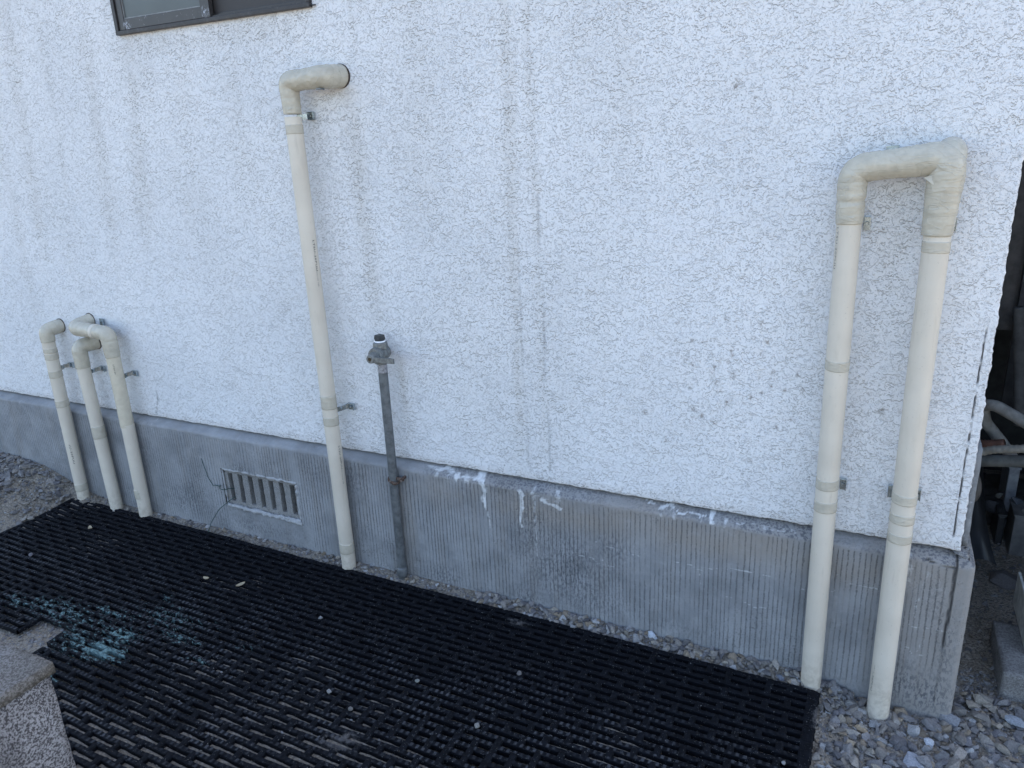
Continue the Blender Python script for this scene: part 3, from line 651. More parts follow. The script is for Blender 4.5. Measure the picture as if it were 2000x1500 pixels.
def wrap(parent, pts, rads, r, seed, rprof=None, crease=None, name='elbow_wrap', mat='wrap', **kw):
    P, s = fillet(pts, rads, .0026)
    rr = np.full(len(s), r) if rprof is None else np.interp(s / s[-1], [q[0] for q in rprof], [q[1] for q in rprof])
    V, Fc = wrap_mesh(P, s, rr, seed, crease=crease, **kw)
    return link(name, mesh_np(name, V - np.array(parent_loc(parent)), Fc, True, MAT[mat]), parent)
def Z(u, v, Y=1.672): return float(at(u, v, Y)[2])
YP = 1.695
GRP = 'ivory insulated pipes along the wall'
# A: leftmost
ax, az_ = -2.815, .740
TA = empty('insulated_pipe', (ax, YP, .02), 'leftmost of the three short ivory pipes, its taped elbow turning straight into the wall', 'pipe', GRP)
cover(TA, (-2.829, ax), YP, -.02, Z(101, 672) + .02, RP, 101, pinch=[(Z(131, 840), .06, -.8)])
wrap(TA, [(ax + .0006, YP, Z(101, 672)), (ax + .0015, YP, .738), (-2.8045, 1.756, .746)], .019, .0265, 111, [(0, .0245), (.35, .0255), (.6, .0268), (1, .0262)])
for i, (a, b) in enumerate([(685, 693), (695, 706), (729, 741), (787, 799), (951, 963)]): zb_, za_ = Z(106 + (a - 690) * .21, b), Z(106 + (a - 690) * .21, a); band(TA, -2.829 + .014 * (zb_ + .02) / .68, YP, RP * 1.04, zb_, za_, 120 + i)
text_on_pipe('LTSU-20PUU', -2.824, YP, RP, Z(134, 860), -56, .105, .0085, MAT['ink'], TA); text_on_pipe('(20mm) 100', -2.827, YP, RP, Z(144, 901), -56, .065, .0055, MAT['inkfaint'], TA)
bracket(TA, -2.7838, .591, ax, YP); collar(TA, -2.8045, .746, .0262)
# B: middle one, lower elbow
bx = -2.640
TB = empty('insulated_pipe', (bx, YP, .02), 'middle and lowest of the three short ivory pipes, elbow tucked under its neighbour\'s top', 'pipe', GRP)
cover(TB, (-2.630, bx), YP, .022, Z(160, 722) + .02, RP, 102, pinch=[(Z(190, 842), .03, -.8)])
wrap(TB, [(bx, YP, Z(160, 722)), (bx + .0005, YP, .690), (-2.6118, 1.756, .6955)], .024, .0275, 112, [(0, .0245), (.3, .026), (.6, .0275), (1, .0268)])
band(TB, -2.630 - .010 * Z(190, 850) / .65, YP, RP * 1.045, Z(193, 860), Z(190, 837), 131); bracket(TB, -2.6006, .5934, bx, YP); collar(TB, -2.6118, .6955, .0268)
# C: right one with the sideways offset
cx = -2.457
TC = empty('insulated_pipe', (cx, YP, .02), 'right one of the three short ivory pipes, its top running sideways over the next elbow', 'pipe', GRP)
cover(TC, (-2.463, cx), YP, -.02, Z(245, 832), RP, 103, pinch=[(Z(247, 836), .05, -.8)])
cover(TC, (-2.459, cx), YP, Z(247, 838), Z(222, 700), RP * 1.04, 104, 'beige_cover', 'taped_cover', [(Z(230, 743), .05, -.8), (Z(233, 757), .04, -1), (Z(240, 800), .03, -1)])
wrap(TC, [(cx, YP, Z(221, 701)), (cx, YP - .002, .752), (-2.629, YP - .004, .762), (-2.621, 1.756, .7775)], [.022, .020], .027, 113, [(0, .0255), (.2, .028), (.45, .0255), (.62, .026), (.8, .029), (1, .027)], crease=[(.060, .05)])
mb = MB(); P_, s_ = [(-2.527, YP - .003, .7565), (-2.519, YP - .003, .756), (-2.511, YP - .003, .7555)], 0
V, Fc = sweep(P_, .0268, 48, True); link('tape_band', mesh_np('tape_band', V - np.array(parent_loc(TC)), Fc, True, MAT['cover']), TC)
for i, (a, b) in enumerate([(961, 977)]): band(TC, -2.463, YP, RP * 1.045, Z(278, b), Z(276, a), 141)
text_on_pipe('LTSU', -2.463, YP, RP, Z(269, 949), -42, .030, .0062, MAT['ink'], TC); text_on_pipe('20PUU', -2.463, YP, RP, Z(273, 983), -42, .030, .0055, MAT['inkfaint'], TC); text_on_pipe('LTSU-20', -2.458, YP, RP * 1.055, Z(216, 713), -48, .036, .0055, MAT['ink'], TC)
bracket(TC, -2.4226, .5923, cx, YP); collar(TC, -2.621, .7775, .027)
mb = MB(); mb.box(-2.560, -2.538, 1.7425, 1.7455, .755, .790, .0006); mb.box(-2.536, -2.534, 1.734, 1.7455, .757, .789, .0004); mb.cyl((-2.549, 1.7424, .779), (-2.549, 1.738, .779), .0045, None, 6); mb.build('bracket', MAT['zinc'], TC)
# D: tall one in the middle of the wall
dx = -1.4855
TD = empty('insulated_pipe', (dx, YP, .02), 'tall ivory pipe in the middle of the wall, right of the vent', 'pipe', GRP)
cover(TD, dx, YP, -.02, Z(574, 224), RP, 105, pinch=[(Z(588, 330), .02, -1), (Z(610, 470), .015, -.6)])
wrap(TD, [(dx, YP, Z(573, 222)), (dx - .001, YP, 1.522), (-1.372, YP - .001, 1.526), (-1.352, 1.757, 1.529)], [.019, .021], .028, 114, [(0, .0246), (.2, .0262), (.32, .0285), (.5, .0265), (.62, .0275), (.8, .0305), (1, .0300)], crease=[(.128, .03)])
for i, (u, a, b) in enumerate([(573, 244, 262), (651, 778, 804), (655, 820, 836), (680, 1067, 1085)]): band(TD, dx, YP, RP * 1.04, Z(u, b), Z(u, a), 150 + i)
text_on_pipe('LTSU-20PUU', dx, YP, RP, Z(615, 471), -20, .088, .0078, MAT['ink'], TD); text_on_pipe('(20mm)100 100', dx, YP, RP, Z(624, 524), -20, .056, .0048, MAT['inkfaint'], TD)
text_on_pipe('LTSU-20PUU', dx, YP, RP, Z(670, 878), -17, .078, .0078, MAT['ink'], TD); text_on_pipe('(20mm)100 100', dx, YP, RP, Z(675, 924), -17, .050, .0048, MAT['inkfaint'], TD)
bracket(TD, -1.465, 1.4341, dx, YP); bracket(TD, -1.440, .5785, dx, YP); collar(TD, -1.352, 1.529, .030)
mb = MB(); mb.box(-1.3795, -1.3655, 1.674, 1.694, 1.4935, 1.4975, .001); mb.build('elbow_clip', MAT['cast'], TD)
# E: U of two legs by the corner
e1, e2 = -.0655, .0945; y2 = 1.689
TE = empty('insulated_u_pipe', (.015, YP, .0), 'ivory pipe bent into an upside-down U beside the house corner, both legs reaching the gravel', 'pipe', GRP)
cover(TE, (-.0535, e1), YP, -.03, Z(1660, 440) + .01, RP * 1.03, 106, pinch=[(Z(1639, 718), .05, -1.5), (Z(1615, 944), .03, -1.5)])
cover(TE, (.1005, e2), y2, -.045, Z(1823, 461) + .02, RP * 1.06, 107, pinch=[(Z(1757, 1049), .06, -1.5), (Z(1717, 1240), .03, -1.9)])
wrap(TE, [(e1, YP, Z(1660, 439)), (e1 - .001, YP, 1.262), (e2 + .002, y2 - .004, 1.279), (e2 - .001, y2, Z(1823, 461))], [.034, .026], .03, 115, [(0, .0255), (.16, .0275), (.3, .0285), (.42, .0275), (.5, .0295), (.62, .0315), (.7, .0325), (.82, .0300), (1, .0272)], crease=[(.045, .07), (.245, .04), (.40, .03), (.455, .045)], lump=.045)
wrap(TE, [(e2 + .0035, y2 - .001, 1.262), (e2 + .0045, y2 + .012, 1.283), (e2 + .008, 1.745, 1.290)], .012, .028, 117, [(0, .026), (.3, .0290), (1, .026)])
V = [(.058, 1.664, 1.244), (.086, 1.664, 1.252), (.078, 1.661, 1.228), (.0585, 1.6655, 1.2445), (.0865, 1.6655, 1.2525), (.0785, 1.6625, 1.2285)]
link('tape_flap', mesh_np('tape_flap', np.array(V) - np.array(parent_loc(TE)), [(0, 2, 1), (3, 4, 5), (0, 1, 4, 3), (1, 2, 5, 4), (2, 0, 3, 5)], False, MAT['wrap']), TE)
for i, (u, a, b) in enumerate([(1643, 707, 727), (1618, 940, 960), (1613, 984, 1004)]): band(TE, -.0535 + (e1 + .0535) * Z(u, a) / 1.2, YP, RP * 1.07, Z(u, b), Z(u, a), 160 + i)
for i, (u, a, b) in enumerate([(1820, 473, 495), (1763, 967, 986), (1759, 1005, 1023), (1755, 1043, 1060)]): band(TE, .1005 + (e2 - .1005) * Z(u, a) / 1.2, y2, RP * 1.10, Z(u, b), Z(u, a), 170 + i)
text_on_pipe('LTSU-20PUU', e1, YP, RP * 1.03, Z(1640, 445), -150, .085, .0078, MAT['inkfaint'], TE); text_on_pipe('LTSU-20PUU', .1005, y2, RP * 1.06, Z(1701, 1290), -152, .085, .0078, MAT['ink'], TE)
bracket(TE, -.0335, 1.1497, e1, YP, 1, False, .006); bracket(TE, -.0280, .5535, e1 + .003, YP, 1, False, .006); bracket(TE, .1215, 1.1486, e2, y2, 1, False, .006); bracket(TE, .1245, .5537, e2 + .004, y2, 1, True, .006)
mb = MB(); mb.box(-.012, .012, 1.7435, 1.7462, 1.262, 1.303, .0006); mb.build('bracket', MAT['zinc'], TE)

# steel riser with stop valve ---------------------------------------
gx_, gyy = -1.2795, 1.7085
TG = empty('steel_riser', (gx_, gyy, .0), 'dark grey steel riser pipe topped by a stop valve and plug', 'pipe')
mb = MB(); mb.tube([(gx_ - .002, gyy, -.02), (gx_ - .001, gyy, .3), (gx_, gyy, .742)], .0138, 32, True); mb.build('pipe', MAT['galv'], TG, True, auto=50)
mb = MB(); V, Fc = sweep([(gx_ - .002, gyy - .0005, z) for z in (.030, .036, .05, .06, .066)], [.0145, .0165, .0175, .0165, .0145], 28); mb.add(V, Fc); mb.build('base_lump', MAT['galv'], TG, True)
mb = MB(); mb.tube([(gx_, gyy, .716), (gx_, gyy, .7425)], .0141, 32, True); mb.build('worn_band', m_simple('bare_zinc_band', (.30, .30, .32), .5, .3, .3, 120, 0, (.10, .09, .09)), TG, True, auto=50)
mb = MB(); mb.cyl((gx_, gyy, .7425), (gx_, gyy, .756), .0205, .0215, 6, .35, .002)
V, Fc = sweep([(gx_, gyy, z) for z in (.755, .758, .764, .772, .780, .786, .790)], [.016, .0185, .0215, .0225, .0215, .0185, .016], 32); mb.add(V, Fc)
V, Fc = sweep([(gx_, y, .7735) for y in (1.675, 1.680, 1.692, 1.70, 1.712, 1.724, 1.733, 1.7365)], [.0215, .0235, .0235, .0205, .0215, .0215, .0185, .0130], 36); mb.add(V, Fc)
mb.build('valve_body', MAT['cast'], TG, True, auto=35)
mb = MB(); mb.cyl((gx_, gyy, .788), (gx_, gyy, .808), .0225, .0215, 6, .35, .0022); mb.cyl((gx_, gyy, .806), (gx_, gyy, .812), .0150, .0140, 24); mb.build('union_nut', MAT['cast'], TG, False)
mb = MB(); mb.cyl((gx_, gyy, .8085), (gx_, gyy, .8125), .0165, .0150, 28, 0, .001); mb.build('thread_tape', MAT['white'], TG, True, auto=40)
mb = MB(); mb.cyl((gx_, gyy, .812), (gx_, gyy, .8155), .0140, .0145, 24); mb.cyl((gx_, gyy, .8150), (gx_, gyy, .8290), .0165, .0145, 4, .5, .0015); mb.build('plug', MAT['darkcast'], TG, False)
mb = MB()
V, Fc = sweep([(gx_ - .000, y, .770) for y in (1.652, 1.655, 1.664, 1.676)], [.0115, .0130, .0145, .0175], 28); mb.add(V, Fc)
hv = []; 
for (x, hw, hy) in ((.004, .0085, .004), (.02, .0070, .0042), (.04, .0065, .0038), (.060, .0078, .0034), (.078, .0070, .003)):
    hv += [(gx_ + x, 1.659 - hy, .7695 - hw), (gx_ + x, 1.659 + hy, .7695 - hw), (gx_ + x, 1.659 + hy, .7695 + hw), (gx_ + x, 1.659 - hy, .7695 + hw)]
hf = [(3, 2, 1, 0)] + [tuple(4 * i + k for k in q) for i in range(4) for q in ((0, 1, 5, 4), (1, 2, 6, 5), (2, 3, 7, 6), (3, 0, 4, 7))] + [(16, 17, 18, 19)]
mb.add(hv, hf); LV = mb.build('lever', MAT['cast'], TG, True, auto=35)
mb = MB(); mb.cyl((gx_, 1.6512, .770), (gx_, 1.656, .770), .0056, None, 20); mb.build('spindle', m_simple('brass_dark', (.06, .045, .025), .5, .6), LV, False)
mb = MB()
aa = np.linspace(-2.9, .9, 26); V, Fc = sweep([(gx_ + .0155 * math.cos(a), gyy + .0155 * math.sin(a), .371 - .005 * math.cos(a * .8)) for a in aa], .0032 + .0006 * np.sin(aa * 5), 8); V[:, 2] = .371 + (V[:, 2] - .371) * 1.7; mb.add(V, Fc)
mb.box(gx_ + .013, gx_ + .040, 1.7035, 1.7075, .372, .383, .0012); mb.cyl((gx_ + .031, 1.703, .3775), (gx_ + .031, 1.728, .3775), .0052, None, 8, 0, .001); mb.cyl((gx_ + .031, 1.7005, .3775), (gx_ + .031, 1.7035, .3775), .0072, None, 6)
mb.build('clamp', MAT['rust'], TG, True, auto=40)

# green wire from the vent ----------------------------------------
wm = m_simple('green_wire_sheath', (.018, .06, .055), .6)
TW = empty('thin_wire', (-2.08, 1.70, .2), 'thin green wire coming out of the vent and trailing down to the dirt', 'wire')
mb = MB(); P_, _ = fillet([(-2.130, 1.722, .305), (-2.1274, 1.722, .2873), (-2.117, 1.721, .2585), (-2.1156, 1.722, .2385), (-2.098, 1.721, .2118), (-2.094, 1.722, .206)], .008, .003); mb.tube(P_, .0011, 6)
P_, _ = fillet([(-2.094, 1.720, .204), (-2.075, 1.715, .212), (-2.055, 1.719, .209), (-2.048, 1.714, .222), (-2.051, 1.711, .203), (-2.035, 1.717, .199), (-2.017, 1.722, .205), (-2.008, 1.745, .196)], .005, .002); mb.tube(P_, .0014, 6)
mb.build('wire_strand', wm, TW, True)
mb = MB(); P_, _ = fillet([(-2.000, 1.742, .172), (-2.012, 1.718, .165), (-2.060, 1.700, .125), (-2.100, 1.690, .07), (-2.122, 1.680, .018)], .05, .005); mb.tube(P_, .0013, 6); mb.build('wire_strand', wm, TW, True)

# ================================================================== mat
def build_mat():
    px, py = .0976, .0249; yback = 1.672; x1 = -.034; x0 = -2.865; nrow = 44
    V = []; F_ = []; n = 0; extra = []; PV = []
    def allowed(y):
        iv = [(x0, x1)]
        if y < 1.075: iv = [(x0, -2.19), (-2.05, x1)]
        if y < 1.005: iv = [(-2.04, x1)]
        return iv
    zt = .029; hb = .0150
    def skew(x, y): return y + (-.012) * (x + 1.4) / 1.4 - .008 * np.clip(x + .5, 0, 1) * 1.2     # the mat lies slightly askew
    def lift(x, y): return .0030 * fbm(x * 2.3, y * 2.3, 0, 201, 3) + .0015 * fbm(x * 9, y * 9, 0, 202, 2) + .012 * sst(-2.75, -2.87, x) * sst(1.5, 1.68, y)
    for r in range(nrow + 1):
        y = yback - r * py
        for (xa, xb) in allowed(y):
            xx = np.arange(xa, xb, px / 36); m = len(xx); ph = xx / px * 2 * math.pi * 6 + r * 2.4
            hw = np.full(m, .0061) * (1 + .05 * vn3(xx * 60, y * 50, 0, 203)); 
            if r in (0, nrow): hw = hw * 1.35
            yc = y + .0008 * np.sin(xx / px * 2 * math.pi + r * math.pi) + .0003 * vn3(xx * 80, y * 40, 1, 204)
            zz_ = zt + .0009 * np.clip(np.sin(ph) * 6, -1, 1) * .5 + lift(xx, y)
            ys = skew(xx, yc)
            c = [np.stack([xx, ys - hw, zz_ - hb], 1), np.stack([xx, ys - hw, zz_ - .0016], 1), np.stack([xx, ys - hw * .72, zz_], 1), np.stack([xx, ys + hw * .72, zz_], 1), np.stack([xx, ys + hw, zz_ - .0016], 1), np.stack([xx, ys + hw, zz_ - hb], 1)]
            pv_ = np.clip(np.sin(ph) * 6, 0, 1) * sst(1.62, 1.3, y); PV.append(np.repeat(pv_, 6) * np.tile([0, 0, 1, 1, 0, 0], m))
            C = np.stack(c, 1).reshape(-1, 3); i = np.arange(m - 1)[:, None] * 6; k = np.arange(6)[None, :]; k2 = (k + 1) % 6
            Fq = np.stack([i + k, i + k2, i + 6 + k2, i + 6 + k], -1).reshape(-1, 4); V.append(C); F_.append(Fq + n); n += len(C)
            if r < nrow and any(a <= xa + .01 and b >= xb - .01 for a, b in allowed(y - py)) or r < nrow:
                ivn = allowed(y - py)
                off = (r % 2) * px / 2; seam = r in (0, 19, 20, 21) or r == nrow - 1
                kx = np.arange(math.ceil((xa - off) / px) * px + off, xb, px)
                if seam: kx = np.sort(np.concatenate([kx, kx + px / 2]))
                for q in list(kx) + [xa + .006, xb - .006] + ([xb - .014] if xb == x1 else []):
                    if not any(a - .001 <= q <= b + .001 for a, b in ivn): continue
                    extra.append((q, y - py / 2, .0080 if not (q in (xa + .006, xb - .006, xb - .014)) else .0095, py / 2 - .0015, q > x1 - .03 or q < x0 + .02, seam))
    ex = np.array([(a, b, c, d_, e, s_) for a, b, c, d_, e, s_ in extra], float)
    m = len(ex); rngs = vn3(ex[:, 0] * 300, ex[:, 1] * 300, 2, 205)
    hw = ex[:, 2] * (1 + .12 * rngs); hl = ex[:, 3] + .0042
    zt2 = zt + .0012 + lift(ex[:, 0], ex[:, 1]) + .0006 * rngs
    xj = ex[:, 0] + .001 * vn3(ex[:, 0] * 210, ex[:, 1] * 310, 7, 206)
    prof_ = [(-1, -hb), (-1, -.003), (-.55, 0), (.55, 0), (1, -.003), (1, -hb)]
    yy = [-1, -.55, .55, 1]; zb_ = [-.0016, 0, 0, -.0016]
    B = np.empty((m, 4, 6, 3))
    for a, (yk, zk) in enumerate(zip(yy, zb_)):
        for b, (pk, pz) in enumerate(prof_):
            B[:, a, b, 0] = xj + pk * hw * (1.12 if abs(yk) == 1 else 1); Yv = ex[:, 1] + yk * hl
            B[:, a, b, 1] = skew(xj, Yv); B[:, a, b, 2] = zt2 + pz + (zk if pz > -hb else .002)
    i = np.arange(m)[:, None, None] * 24 + np.arange(3)[None, :, None] * 6; k = np.arange(6)[None, None, :]; k2 = (k + 1) % 6
    Fq = np.stack([i + k, i + 6 + k, i + 6 + k2, i + k2], -1).reshape(-1, 4)
    e0 = np.arange(m)[:, None] * 24
    caps = np.concatenate([e0 + np.array([0, 1, 4, 5]), e0 + np.array([1, 2, 3, 4]), e0 + 18 + np.array([5, 4, 1, 0]), e0 + 18 + np.array([4, 3, 2, 1])])
    V.append(B.reshape(-1, 3)); F_.append(Fq + n); F_.append(caps + n)
    V = np.concatenate(V); F_ = np.concatenate(F_)
    X, Y = V[:, 0], V[:, 1]
    paint = np.zeros(len(V)); PV = np.concatenate(PV); PV = np.concatenate([PV, np.zeros(len(V) - len(PV))])
    for (u, v, ru, rv, am) in [(200, 1270, .10, .045, 1.0), (150, 1250, .16, .08, .6), (230, 1240, .10, .05, .72), (330, 1205, .2, .07, .5), (120, 1195, .28, .07, .55), (215, 1195, .15, .03, .55), (350, 1245, .1, .03, .6), (40, 1175, .18, .05, .5), (330, 1165, .03, .015, .7), (480, 1265, .05, .02, .45), (105, 1325, .03, .015, .75), (390, 1290, .08, .03, .45), (150, 975, .03, .03, .4)]:
        p = gnd(u, v, .03); paint = np.maximum(paint, am * np.exp(-((X - p[0]) / ru) ** 2 - ((Y - p[1]) / rv) ** 2))
    paint = paint * .95
    dust = .08 + .25 * fbm(X * 3, Y * 3, 0, 207, 3) + .25 * sst(1.35, .95, Y) * sst(-.3, -.9, X)
    for (u, v, ru, rv) in [(1595, 1400, .02, .06), (655, 1450, .07, .03), (680, 1440, .05, .03), (150, 975, .05, .03), (1010, 1215, .06, .02)]:
        p = gnd(u, v, .03); dust = np.maximum(dust, .8 * np.exp(-((X - p[0]) / ru) ** 2 - ((Y - p[1]) / rv) ** 2))
    loc = np.array([-1.45, 1.2, .014])
    me = mesh_np('rubber_mat', V - loc, F_, False, MAT['rubber'], {'paint': paint, 'dust': dust, 'pad': PV})
    o = link('rubber_mat', me, None, tuple(loc))
    tag(o, 'large black rubber mat of staggered slots with turquoise paint stains, lying on the dirt', 'mat')
build_mat()

# ================================================================== stones
def stone_variants(n, seed, pts=13, flat=.55):
    rg = np.random.RandomState(seed); out = []
    for i in range(n):
        bm = bmesh.new(); d_ = rg.normal(size=(pts, 3)); d_ /= np.linalg.norm(d_, axis=1)[:, None]; d_ *= rg.uniform(.8, 1.05, (pts, 1))
        d_ *= np.array([1, rg.uniform(.6, .95), rg.uniform(flat * .7, flat * 1.25)])
        for q in d_: bm.verts.new(q)
        r = bmesh.ops.convex_hull(bm, input=bm.verts[:]); 
        bmesh.ops.delete(bm, geom=[g for g in r['geom_interior'] if isinstance(g, bmesh.types.BMVert)], context='VERTS')
        bmesh.ops.triangulate(bm, faces=bm.faces[:]); bm.verts.index_update()
        out.append((np.array([q.co[:] for q in bm.verts]), np.array([[q.index for q in f.verts] for f in bm.faces]))); bm.free()
    return out
SV = stone_variants(40, 5)
TONES = np.array([1.08, 1.04, 1.0]) * np.array([(.175, .165, .155), (.21, .20, .185), (.145, .145, .15), (.24, .225, .195), (.27, .28, .29), (.12, .12, .13), (.20, .17, .13), (.165, .165, .17)])
rg = np.random.RandomState(11)
GV = []; GF = []; GC = []; gn = 0
def scatter(n, xr, yr, smin, smax, pw=2.2, keep=None, sink=.25, tones=None):
    global gn
    for _ in range(n):
        x = rg.uniform(*xr); y = rg.uniform(*yr)
        if keep is not None and not keep(x, y): continue
        s = smin + (smax - smin) * rg.rand() ** pw; v, f = SV[rg.randint(len(SV))]
        a = rg.uniform(0, 6.28); b = rg.normal(0, .35); c = rg.normal(0, .35)
        Mx = np.array(Matrix.Rotation(a, 3, 'Z') @ Matrix.Rotation(b, 3, 'X') @ Matrix.Rotation(c, 3, 'Y'))
        p = v @ Mx.T * s; p += (x, y, float(gz_fast(x, y)) + s * (.45 - sink))
        GV.append(p); GF.append(f + gn); gn += len(p)
        t_ = (tones if tones is not None else TONES)[rg.randint(len(TONES if tones is None else tones))] * rg.uniform(.75, 1.25)
        GC.append(np.tile(np.append(t_, 1), (len(p), 1)))
def gz_fast(x, y):
    return np.asarray(gz(np.array([x]), np.array([y])))[0]
def off_wall(x, y): return (x > FX + .018) or y < 1.722
k1 = lambda x, y: off_wall(x, y) and y > 1.675 + (-.012) * (x + 1.4) / 1.4 - .008
scatter(2600, (-2.85, -.02), (1.655, 1.722), .0018, .0075, 1.6, k1)
scatter(420, (-1.02, -.03), (1.675, 1.722), .006, .018, 1.3, k1, .05); scatter(220, (-2.6, -1.1), (1.68, 1.722), .005, .013, 1.7, k1, .1)
scatter(90, (-1.56, -1.16), (1.665, 1.722), .005, .014, 1.4, k1)
kr = lambda x, y: off_wall(x, y) and x > -.022
scatter(6500, (-.03, .62), (1.28, 1.95), .0025, .009, 1.4, kr); scatter(1500, (-.03, .62), (1.28, 1.86), .007, .0185, 1.5, kr, .12); scatter(190, (-.02, .6), (1.3, 1.86), .016, .028, 1.3, kr, .15)
for q_ in range(26):
    a_ = rg.uniform(0, 6.28); scatter(1, (.1005 + .036 * math.cos(a_), .1006 + .036 * math.cos(a_)), (1.689 + .036 * math.sin(a_), 1.6891 + .036 * math.sin(a_)), .007, .013, 1, None, .1)
scatter(2500, (-.05, 1.3), (.5, 1.75), .004, .016, 1.6, lambda x, y: kr(x, y) and (x > .6 or y < 1.3), .2)
scatter(1200, (.26, .9), (1.8, 2.7), .003, .012, 2, kr, .3, TONES * .75)
kl = lambda x, y: off_wall(x, y) and x < -2.86
scatter(6000, (-4.1, -2.84), (1.0, 1.722), .003, .0095, 1.4, kl); scatter(2200, (-4.1, -2.86), (1.1, 1.722), .010, .023, 1.2, lambda x, y: kl(x, y) and (y > 1.45 - (x + 2.9) * .05 and rg.rand() < (.25 + 1.4 * sst(-3.0, -3.4, x))), .1, TONES[[0, 2, 5, 7, 2, 1]])
scatter(900, (-2.25, -1.95), (.9, 1.12), .002, .009, 1.5, None); scatter(4500, (-2.85, -.05), (.75, 1.66), .0018, .006, 1.5, None, .3)
scatter(500, (-2.0, -.4), (.3, .75), .003, .012, 1.5, None)
me = mesh_np('gravel', np.concatenate(GV), np.concatenate(GF), False, MAT['stones'], {'tone': np.concatenate(GC)})
tag(link('gravel', me), 'loose grey and brown gravel along the footing and round the mat', None, None, 'stuff')

def big_stone(name, loc, size, rot, tone, seed, label, cat='stone', group=None, pts=14, det=3):
    rs_ = np.random.RandomState(seed); d_ = rs_.normal(size=(pts, 3)); d_ /= np.linalg.norm(d_, axis=1)[:, None]
    bm = bmesh.new(); [bm.verts.new(q) for q in d_]
    r = bmesh.ops.convex_hull(bm, input=bm.verts[:]); bmesh.ops.delete(bm, geom=[g for g in r['geom_interior'] if isinstance(g, bmesh.types.BMVert)], context='VERTS')
    bmesh.ops.triangulate(bm, faces=bm.faces[:])
    for e in range(det): bmesh.ops.subdivide_edges(bm, edges=bm.edges[:], cuts=1, use_grid_fill=True, smooth=.12 if e == 0 else 0)
    V = np.array([q.co[:] for q in bm.verts]); bm.verts.index_update(); Fc = [[q.index for q in f.verts] for f in bm.faces]; bm.free()
    L = np.linalg.norm(V, axis=1)[:, None]; V = V * (1 + .09 * fbm(V[:, 0] * 2.4, V[:, 1] * 2.4, V[:, 2] * 2.4, seed, 4)[:, None])
    V = V * np.array(size)
    rotm = np.array(Matrix.Rotation(rot[2], 3, 'Z') @ Matrix.Rotation(rot[1], 3, 'Y') @ Matrix.Rotation(rot[0], 3, 'X')); V = V @ rotm.T
    me = mesh_np(name, V, Fc, True, MAT['stones'], {'tone': np.tile(np.append(np.array(tone), 1), (len(V), 1))}); me.set_sharp_from_angle(angle=R(28))
    o = link(name, me, None, loc); tag(o, label, cat, group)
def onz(u, v, z, dz=0): p = gnd(u, v, z); return (p[0], p[1], z + dz)
big_stone('stone', onz(1848, 1400, -.005), (.034, .024, .016), (.5, .1, -.5), (.19, .195, .21), 1, 'large dark grey slab stone leaning at the foot of the foundation corner')
big_stone('stone', onz(1683, 1424, -.012), (.026, .010, .007), (.1, .1, -.25), (.34, .26, .17), 2, 'flat tan stone in front of the right leg of the U pipe')
big_stone('stone', onz(1786, 1492, -.012), (.030, .030, .012), (.2, .2, .4), (.27, .29, .33), 3, 'big pale blue-grey stone at the bottom edge of the gravel')
big_stone('stone', onz(1634, 1432, -.010), (.016, .012, .010), (.2, .3, .9), (.33, .34, .35), 4, 'whitish stone beside the right end of the mat')
big_stone('stone', onz(1662, 1375, -.006), (.020, .013, .009), (.2, .2, .2), (.25, .24, .22), 5, 'grey mottled stone between the two legs of the U pipe')
big_stone('stone', onz(1708, 1415, -.010), (.018, .012, .009), (.2, .2, .7), (.22, .225, .23), 6, 'grey stone touching the right leg of the U pipe')
big_stone('stone', onz(1274, 1243, .028), (.019, .014, .015), (.2, .5, .2), (.42, .45, .49), 7, 'bluish white stone against the middle of the foundation')
big_stone('stone', onz(1312, 1246, .028), (.020, .012, .014), (.1, .1, .3), (.22, .195, .165), 8, 'blocky brown stone right beside the bluish white one')
big_stone('stone', onz(1210, 1236, .022), (.017, .013, .012), (.4, .2, .8), (.22, .215, .205), 9, 'rounded grey stone left of the bluish white one')
big_stone('stone', onz(1525, 1325, .020), (.014, .011, .009), (.2, .4, .6), (.16, .175, .21), 10, 'blue-grey angular stone just left of the U pipe')
big_stone('stone', onz(1985, 1410, .0), (.026, .014, .010), (.2, .1, -.3), (.25, .27, .30), 12, 'long pale stone at the right edge of the photo')
big_stone('stone', onz(1815, 1450, -.008), (.014, .013, .009), (.2, .4, .6), (.40, .42, .46), 13, 'small white stone in front of the slab stone')
big_stone('stone', onz(732, 1104, .026), (.018, .013, .012), (.3, .3, .5), (.26, .27, .28), 14, 'grey stone between the tall ivory pipe and the steel riser')
big_stone('stone', onz(757, 1110, .022), (.020, .012, .009), (.2, .2, .4), (.31, .27, .20), 15, 'tan stone at the left foot of the steel riser')
big_stone('stone', onz(1083, 1193, .028), (.015, .012, .014), (.3, .3, .1), (.23, .20, .17), 16, 'brown stone standing against the footing near the white streaks')
for i, (u, v, s, tone, lab) in enumerate([(643, 1350, .0078, (.38, .38, .38), 'pale round pebble on the mat, left of the darker one'), (685, 1384, .0075, (.23, .22, .21), 'grey brown pebble on the mat, just right of the pale round one'),
        (932, 1417, .0090, (.36, .35, .33), 'largest pale pebble on the mat, nearest the bottom edge'), (815, 1330, .0075, (.27, .28, .26), 'dull greenish grey pebble on the middle of the mat'), (626, 1206, .0085, (.33, .33, .34), 'light pebble on the mat below the tall pipe'),
        (1014, 1315, .0085, (.20, .19, .19), 'dark grey pebble on the right half of the mat'), (60, 1083, .009, (.19, .18, .20), 'purplish pebble near the left end of the mat'), (1531, 1490, .006, (.35, .35, .35), 'tiny pale pebble near the right end of the mat'), (48, 1017 + 65, .0, None, '')]):
    if s: big_stone('pebble', onz(u, v, .036), (s, s * .8, s * .7), (.3, .2, i), tuple(q * .62 for q in tone), 40 + i, lab, 'pebble', 'pebbles lying on the rubber mat', 16, 2)

